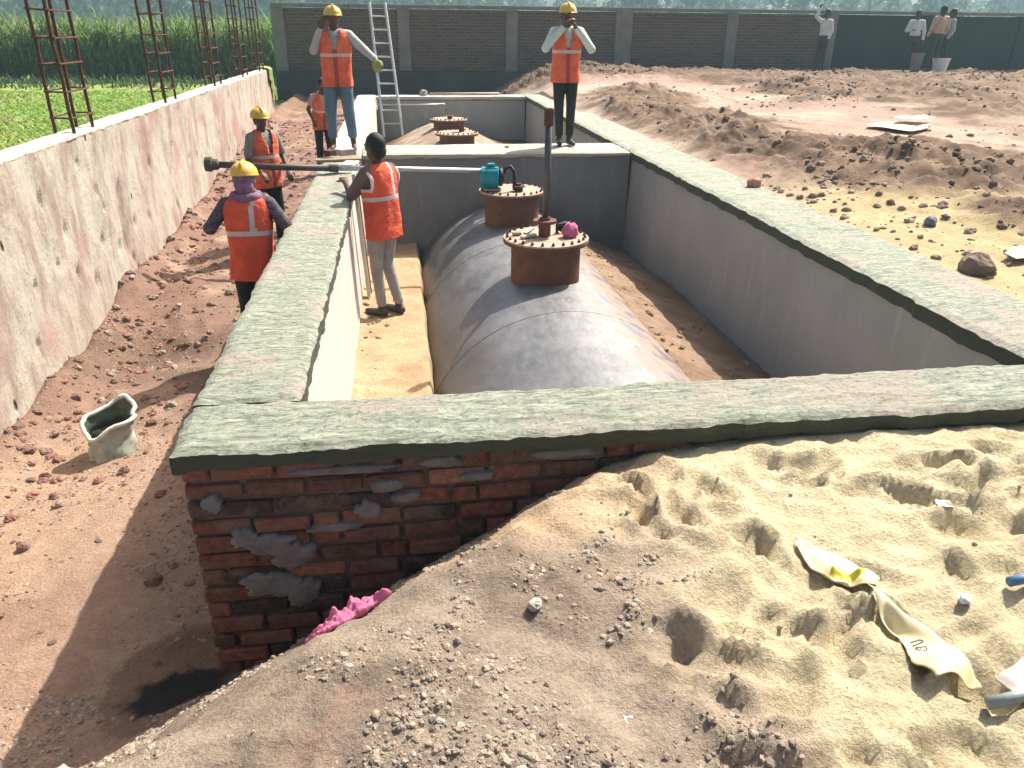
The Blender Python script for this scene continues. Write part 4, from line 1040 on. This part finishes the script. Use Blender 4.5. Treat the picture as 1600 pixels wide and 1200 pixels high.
    # shoes
    if shoes:
        for q, k in ((1, 'R'), (-1, 'L')):
            A = Vector(legs[k][1])*s; c = MB()
            c.capsule(A-Vector((0, .03, .043))*s, A+Vector((q*.02, .165, -.056))*s, .042*s, .032*s); c.capsule(A+Vector((0, 0, -.01))*s, A-Vector((0, .01, .05))*s, .044*s, .04*s)
            remesh(c, 'shoe', M['shoe'] if shoes is True else shoes, t, .010*s, 2)
    if vest:
        prof = [(.78, .190, .142), (.86, .188, .140), (.95, .182, .136), (1.05, .178, .134), (1.15, .182, .136), (1.24, .190, .138), (1.31, .194, .136), (1.36, .190, .128), (1.405, .165, .112), (1.435, .12, .095), (1.455, .085, .08)]
        zs = [p[0] for p in prof]; n = 64; lv = 54; vs = []; fs = []; mi = []
        rnd = random.uniform(0, 50)
        for j in range(lv+1):
            z = .78+(1.455-.78)*j/lv; rx = np.interp(z, zs, [p[1] for p in prof])*(.5+.5*width); ry = np.interp(z, zs, [p[2] for p in prof])
            for k in range(n):
                a = 2*math.pi*k/n; ca, sa = math.cos(a), math.sin(a)
                f = 1+.075*float(fbm(np.array([ca*1.6+rnd]), np.array([sa*1.6+z*4]), 1.4, 3, 3)[0])+.02*math.sin(a*5+rnd)*smooth(1.1, .8, z)
                x = math.copysign(abs(ca)**.85, ca)*rx*f; y = math.copysign(abs(sa)**.85, sa)*ry*f
                vs.append((x, y, z))
        def face_mi(x, y, z):
            if 1.125 < z < 1.17: return 1
            if z > 1.17 and y < -.05 and .035 < x < .072: return 1
            if y > 0 and abs(x) < .022: return 2
            if abs(x) > .165 and 1.22 < z < 1.40 and trim: return 1
            return 0
        for j in range(lv):
            for k in range(n):
                ids = (j*n+k, j*n+(k+1) % n, (j+1)*n+(k+1) % n, (j+1)*n+k)
                x = sum(vs[i][0] for i in ids)/4; y = sum(vs[i][1] for i in ids)/4; z = sum(vs[i][2] for i in ids)/4
                if y > 0 and abs(x) < .006+max(0, z-1.17)*.26: continue          # open front and V neck
                if abs(y) < .062 and abs(x) > .12 and 1.24 < z < 1.385: continue    # arm holes
                fs.append(ids); mi.append(face_mi(x, y, z))
        mb = MB(); mb.v = [tuple(U(p)) if p[2] > .95 else tuple(Vector(p)*s) for p in vs]; mb.f = fs; mb.m = mi; mb.c = [None]*len(fs)
        o = mb.mesh('vest'); o.materials.append(vmat or M['orange']); o.materials.append(M['refl']); o.materials.append(M['zip']); o.polygons.foreach_set('material_index', mi); o.polygons.foreach_set('use_smooth', [True]*len(fs))
        vo = bpy.data.objects.new('vest', o); COL.objects.link(vo); vo.parent = t
        sm = vo.modifiers.new('thick', 'SOLIDIFY'); sm.thickness = .006
        if trim:
            for q in (-1, 1):
                mb = MB(); pts = [U((q*(.178+.012*math.cos(a)), .085*math.cos(a+math.pi/2), 1.305+.095*math.sin(a+math.pi/2))) for a in np.linspace(0, 2*math.pi, 25)]
                mb.tube(pts, .015*s, 8, cap=False); oo = mb.mesh('armhole_trim'); oo.materials.append(M['pinktrim']); ob = bpy.data.objects.new('armhole_trim', oo); COL.objects.link(ob); ob.parent = t
    def child(mb, nm, m, sm_=True):
        me = mb.mesh(nm); me.materials.append(m)
        if sm_: me.polygons.foreach_set('use_smooth', [True]*len(me.polygons))
        o = bpy.data.objects.new(nm, me); COL.objects.link(o); o.parent = t; return o
    def headmesh(mb):
        mb.v = [tuple(HD(p)) for p in mb.v]; return mb
    if helmet:
        mb = MB(); pr = []
        for k in range(11):
            a = k/10*math.pi/2; pr.append((.118*math.cos(a)+.001, 1.605+.108*math.sin(a)))
        pr = [(.112, 1.597), (.121, 1.60)]+pr
        mb.lathe(pr, (0, 0, 0), 36, capb=False, sx=.93, sy=1.12)
        mb.tube([(0, -.115+.0, 1.66), (0, -.08, 1.697), (0, 0, 1.716), (0, .08, 1.70), (0, .118, 1.66)], [.008, .012, .013, .012, .008], 8)
        vs = []; fs = []
        for k in range(21):
            a = math.pi*(k/20); vs += [(.112*math.cos(a)*.93, .128*math.sin(a), 1.605), (.128*math.cos(a)*.95, (.128+.055*math.sin(a)**.7)*math.sin(a), 1.594), (.112*math.cos(a)*.93, .126*math.sin(a), 1.597)]
        for k in range(20):
            i = k*3; fs += [(i, i+1, i+4, i+3), (i+1, i+2, i+5, i+4)]
        mb.add(vs, fs); child(headmesh(mb), 'helmet', M['helmet'])
    if hairm:
        mb = MB(); mb.ell((0, -.014, 1.612), (.083, .098, .105), 20, 14, jit=.02); mb.ell((0, -.05, 1.56), (.07, .06, .075), 16, 10, jit=.02); child(headmesh(mb), 'hair', M['hair'])
    if scarf is not None:
        mb = MB(); mb.ell((0, -.005, 1.575), (.093, .112, .098), 22, 16, jit=.02); mb.ell((0, -.06, 1.52), (.075, .065, .075), 16, 10, jit=.04)
        mb.tube([(.095*math.cos(a), .085*math.sin(a)-.01, 1.44+.015*math.sin(a)) for a in np.linspace(0, 2*math.pi, 21)], .038, 10, cap=False)
        child(headmesh(mb), 'scarf', scarf)
    if detail and scarf is None:
        for q in (-1, 1):
            mb = MB(); mb.ell((q*.031, .083, 1.592), (.012, .008, .008), 10, 8); child(headmesh(mb), 'eye', M['eye'])
    return t
random.seed(21)
# worker in jeans on the left wall
person('worker in blue jeans standing on the left wall with a hand at his ear', (-.72, 10.45, 0.01), 180, 1.66,
       {'R': ((.26, .06, 1.20), (.15, .10, 1.46)), 'L': ((-.37, .06, 1.20), (-.50, .22, 1.10))},
       {'R': ((.115, .04, .49), (.12, 0, .085)), 'L': ((-.11, .03, .49), (-.14, -.02, .085))}, top=M['shirtgrey'], trousers=M['jeans'], hlook=12, cuff=.12, shoes=False, legw=1.1, width=1.05)
mb = MB(); cc = (-.22, 10.18, 1.02)
mb.ell(cc, (.06, .05, .075), 14, 10, jit=.18); mb.tube([(cc[0], cc[1], cc[2]+.04), (cc[0]-.02, cc[1]+.02, cc[2]+.08)], .02, 8)
tag(mb.build('cloth', M['rag'], loc=cc, smooth_=True), 'small olive rag held in the outstretched hand of the worker in jeans', 'cloth')
# worker in black trousers on the cross wall
person('worker in black trousers standing on the cross wall with both hands at his face', (2.22, 10.72, 0.01), 180, 1.73,
       {'R': ((.29, .10, 1.19), (.07, .19, 1.45)), 'L': ((-.30, .10, 1.18), (-.06, .20, 1.44))},
       {'R': ((.085, .04, .50), (.06, 0, .085)), 'L': ((-.08, .03, .50), (-.075, .02, .085))}, top=M['mint'], trousers=M['blacktr'], legw=.95)
# worker with purple scarf in the trench, back to camera
person('worker with purple head scarf under yellow helmet in the trench, back to the camera', (-1.22, 6.3, float(H(np.array([-1.22]), np.array([6.3]))[0])), 0, 1.66,
       {'R': ((.29, .02, 1.21), (.16, .17, 1.36)), 'L': ((-.30, -.02, 1.20), (-.16, .15, 1.37))}, lean=8, top=M['dkshirt'], trousers=M['blacktr'], vmat=M['orange_red'], scarf=M['purple'], hairm=False, width=1.0)
# worker further along the trench
person('worker in yellow helmet and grey green shirt in the trench beyond the long pipe', (-1.50, 9.15, float(H(np.array([-1.5]), np.array([9.15]))[0])), -135, 1.55,
       {'R': ((.25, .02, 1.14), (.22, .20, 1.0)), 'L': ((-.24, .03, 1.14), (-.16, .22, .98))}, top=M['greygreen'], sleeve=.8, trousers=M['blacktr'], hlook=-15)
person('bareheaded worker at the far end of the trench behind the worker in jeans', (-1.17, 12.85, float(H(np.array([-1.17]), np.array([12.85]))[0])), -160, 1.42,
       {'R': ((.25, .02, 1.14), (.22, .18, .98)), 'L': ((-.24, .03, 1.14), (-.20, .18, .98))}, lean=16, top=M['pinkshirt'], sleeve=.5, trousers=M['blacktr'], helmet=False)
# plasterer in the pit
person('bareheaded plasterer in grey jeans and orange vest standing in the pit beside the black tank', (-.19, 7.32, -1.15), 50, 1.72,
       {'R': ((.24, .08, 1.13), (.14, .28, 1.14)), 'L': ((-.16, .22, 1.16), (-.02, .42, 1.24))},
       {'R': ((.085, .06, .50), (.10, -.05, .085)), 'L': ((-.07, .06, .50), (-.06, .03, .085))}, lean=4, top=M['mauve'], sleeve=.95, vmat=M['orange_red'], trousers=M['greyjeans'], helmet=False, trim=True, legw=.88, shoes=True)
# far people before the brick wall
def gz(x, y): return float(H(np.array([x]), np.array([y]))[0])
FG = 'workers before the brick wall'
person('far worker in white shirt standing alone before the dark wall with one arm raised', (12.15, 22.6, gz(12.15, 22.6)), 120, 1.62,
       {'R': ((.24, .16, 1.50), (.20, .10, 1.74)), 'L': ((-.23, .0, 1.12), (-.22, .1, .9))}, top=M['whiteshirt'], trousers=M['dktr'], vest=False, helmet=False, detail=False, group=FG)
person('far worker in white shirt bending his arm at the left of the group of three', (14.95, 22.6, gz(14.95, 22.6)), 150, 1.62,
       {'R': ((.25, .05, 1.14), (.12, .24, 1.16)), 'L': ((-.24, .0, 1.12), (-.24, .1, .88))}, top=M['whiteshirt'], trousers=M['dktr'], vest=False, helmet=False, detail=False, group=FG)
person('broad far worker in peach shirt in the middle of the group of three', (15.62, 22.5, gz(15.62, 22.5)), 10, 1.76,
       {'R': ((.27, .0, 1.12), (.22, .14, .92)), 'L': ((-.27, .0, 1.12), (-.22, .14, .92))}, top=M['peach'], trousers=M['dktr'], vest=False, helmet=False, detail=False, width=1.2, group=FG)
person('far worker in pale shirt at the right of the group of three, turned sideways', (16.12, 22.75, gz(16.12, 22.75)), 80, 1.68,
       {'R': ((.24, .06, 1.12), (.2, .2, .95)), 'L': ((-.24, .0, 1.12), (-.22, .12, .9))}, top=M['shirtgrey'], trousers=M['dktr'], vest=False, helmet=False, detail=False, group=FG)

# ------------------------------------------------------------------ crops and far trees
def blade(mb, p, yaw, ln, w, droop, c):
    d = Vector((math.cos(yaw), math.sin(yaw), 0)); n = Vector((-d.y, d.x, 0)); P = []
    for k in range(4):
        f = k/3; P.append(Vector(p)+d*(ln*.55*f*(.6+.6*droop))+Vector((0, 0, ln*(f*(1-.15*droop)-droop*.75*f**2.3))))
    ws = [w, w*.95, w*.65, .004]
    vs = []; fs = []
    for q, ww in zip(P, ws): vs += [q-n*ww/2, q+n*ww/2]
    for k in range(3): fs.append((2*k, 2*k+1, 2*k+3, 2*k+2))
    mb.add(vs, fs, 0, c)
random.seed(33)
mb = MB()
def cane(x, y, h, nb):
    for k in range(nb):
        f = random.uniform(.15, 1.0); z = -.55+h*f*.72; k2 = random.uniform(.75, 1.25)
        c = (.15*k2, .25*k2, .05*k2) if random.random() < .7 else (.23*k2, .29*k2, .10*k2)
        blade(mb, (x+random.uniform(-.08, .08), y+random.uniform(-.08, .08), z), random.uniform(0, 6.28), random.uniform(.7, 1.15), random.uniform(.045, .075), random.uniform(.2, 1.0), c)
    mb.tube([(x, y, -.6), (x+random.uniform(-.1, .1), y, -.55+h*.75)], [.02, .012], 5, False, 0, (.12,.14,.05))
for k in range(1500): cane(random.uniform(-26, -3.2), 31.0+random.random()**1.6*4, random.uniform(1.75, 2.75), 13)
for k in range(2200):
    y = 34+random.random()**1.4*60; cane(random.uniform(-26-(y-34)*.7, 4 if y > 40 else -2.5), y, random.uniform(2.2, 2.7), 6)
tag(mb.build('sugarcane', M['leaf']), 'dense green cane crop standing beyond the field', 'crop', kind='stuff')
mb = MB(); random.seed(9)
for k in range(42000):
    y = 5+random.random()**1.2*23.0; x = -2.98-random.random()**1.25*(4+y*.42)
    z = -.56; k2 = random.uniform(.7, 1.25); a = random.uniform(0, 6.28); hgt = random.uniform(.06, .14)
    pt = float(vnoise(np.array([x*.35]), np.array([y*.22]), 2)[0]); c = (.23*k2, .40*k2, .06*k2) if random.random() > pt*1.1-.15 else (.34*k2, .37*k2, .12*k2)
    d = Vector((math.cos(a), math.sin(a), 0)); n = Vector((-d.y, d.x, 0)); p = Vector((x, y, z)); w = .012+.0009*y
    mb.add([p-n*w, p+n*w, p+d*.05+Vector((0, 0, hgt*.6))+n*w*.8, p+d*.05+Vector((0, 0, hgt*.6))-n*w*.8, p+d*.14+Vector((0, 0, hgt))], [(0,1,2,3), (3,2,4)], 0, c)
tag(mb.build('grass_crop', M['leaf']), 'low bright green crop covering the field behind the boundary wall', 'crop', kind='stuff')
mb = MB(); random.seed(14)
for k in range(2600):   # rough growth on the bund in front of the cane
    x = random.uniform(-24, -3.0); y = random.gauss(28.8, .7); k2 = random.uniform(.6, 1.1)
    blade(mb, (x, y, -.5+.1), random.uniform(0, 6.28), random.uniform(.2, .55), .05, random.uniform(.2, 1), (.07*k2, .13*k2, .035*k2))
tag(mb.build('weeds', M['leaf']), 'dark rough weeds on the bank in front of the cane', 'weeds', kind='stuff')
mb = MB(); random.seed(15)
def crown(x, y, z, r, hgt, n):
    k0 = random.uniform(.75, 1.2)
    lob = [(random.gauss(0, r*.5), random.gauss(0, r*.5), random.uniform(.25, .95)*hgt, random.uniform(.3, .5)*r) for k in range(9)]
    for k in range(n):
        l = random.choice(lob); u = Vector((random.gauss(0, 1), random.gauss(0, 1), random.gauss(0, .8))).normalized()*l[3]*random.uniform(.7, 1.05)
        p = Vector((x+l[0], y+l[1], z+l[2]))+u; k2 = k0*random.uniform(.7, 1.25); sz = random.uniform(.35, .8)
        a = Vector((random.gauss(0, 1), random.gauss(0, 1), random.gauss(0, 1))).normalized(); b_ = a.orthogonal().normalized()
        mb.add([p-a*sz, p+b_*sz*.6, p+a*sz, p-b_*sz*.6], [(0,1,2,3)], 0, (.055*k2, .10*k2, .035*k2))
    mb.tube([(x, y, z-.5), (x, y, z+hgt*.6)], [.35, .15], 7, True, 0, (.09,.07,.05))
for k in range(190):
    y = random.uniform(110, 190); crown(random.uniform(-.75*y, 1.0*y), y, -.6, random.uniform(3, 5.5), random.uniform(9, 16), 420)
tag(mb.build('far_wood', M['wood_far']), 'hazy blue green belt of trees on the horizon', 'trees', kind='stuff')

# ------------------------------------------------------------------ haze
hz = MB(); hz.box((0, 100, 8.0), (460, 260, 21.0))
m = bpy.data.materials.new('haze_air'); m.use_nodes = True; nt = m.node_tree; nt.nodes.clear()
out = nt.nodes.new('ShaderNodeOutputMaterial'); pv = nt.nodes.new('ShaderNodeVolumePrincipled')
pv.inputs['Color'].default_value = (.55,.85,.95,1); pv.inputs['Density'].default_value = .0016; pv.inputs['Anisotropy'].default_value = .3
nt.links.new(pv.outputs[0], out.inputs['Volume'])
USE_HAZE = True
if USE_HAZE: tag(hz.build('haze', m), 'thin pale morning haze', 'haze', kind='stuff')

# ------------------------------------------------------------------ camera, light, world
cam = bpy.data.cameras.new('camera'); co = bpy.data.objects.new('camera', cam); COL.objects.link(co); sc.camera = co
cam.sensor_width = 36; cam.lens = 27.0; cam.clip_start = .05; cam.clip_end = 3000
CAMROT = Matrix(((0.9903284, 0.0500659, -0.1293950), (-0.1384462, 0.4175836, -0.8980293), (0.0090726, 0.9072581, 0.4204763)))
co.matrix_world = Matrix.Translation((0, 0, 1.45)) @ CAMROT.to_4x4()
d = Vector((-.64, -.62, -1.0)).normalized()
sun = bpy.data.lights.new('sun', 'SUN'); so = bpy.data.objects.new('sun', sun); COL.objects.link(so)
sun.energy = 4.6; sun.angle = R(.6); sun.color = (1.0, .95, .87); so.rotation_euler = d.to_track_quat('-Z', 'Y').to_euler(); so.location = (10, 10, 20)
w = bpy.data.worlds.new('World'); sc.world = w; w.use_nodes = True; nt = w.node_tree; bg = nt.nodes['Background']
sky = nt.nodes.new('ShaderNodeTexSky'); sky.sky_type = 'NISHITA'; sky.sun_disc = False
el = math.asin(-d.z); sky.sun_elevation = el; sky.sun_rotation = math.atan2(-d.x, -d.y); sky.air_density = 1.0; sky.dust_density = 6.0; sky.ozone_density = 1.0
nt.links.new(sky.outputs[0], bg.inputs[0]); bg.inputs[1].default_value = .095
vs_ = sc.view_settings; vs_.view_transform = 'Standard'; vs_.look = 'None'; vs_.exposure = .95; vs_.gamma = 1; vs_.use_curve_mapping = False
sc.cycles.max_bounces = 6; sc.cycles.volume_bounces = 0; sc.cycles.use_denoising = True
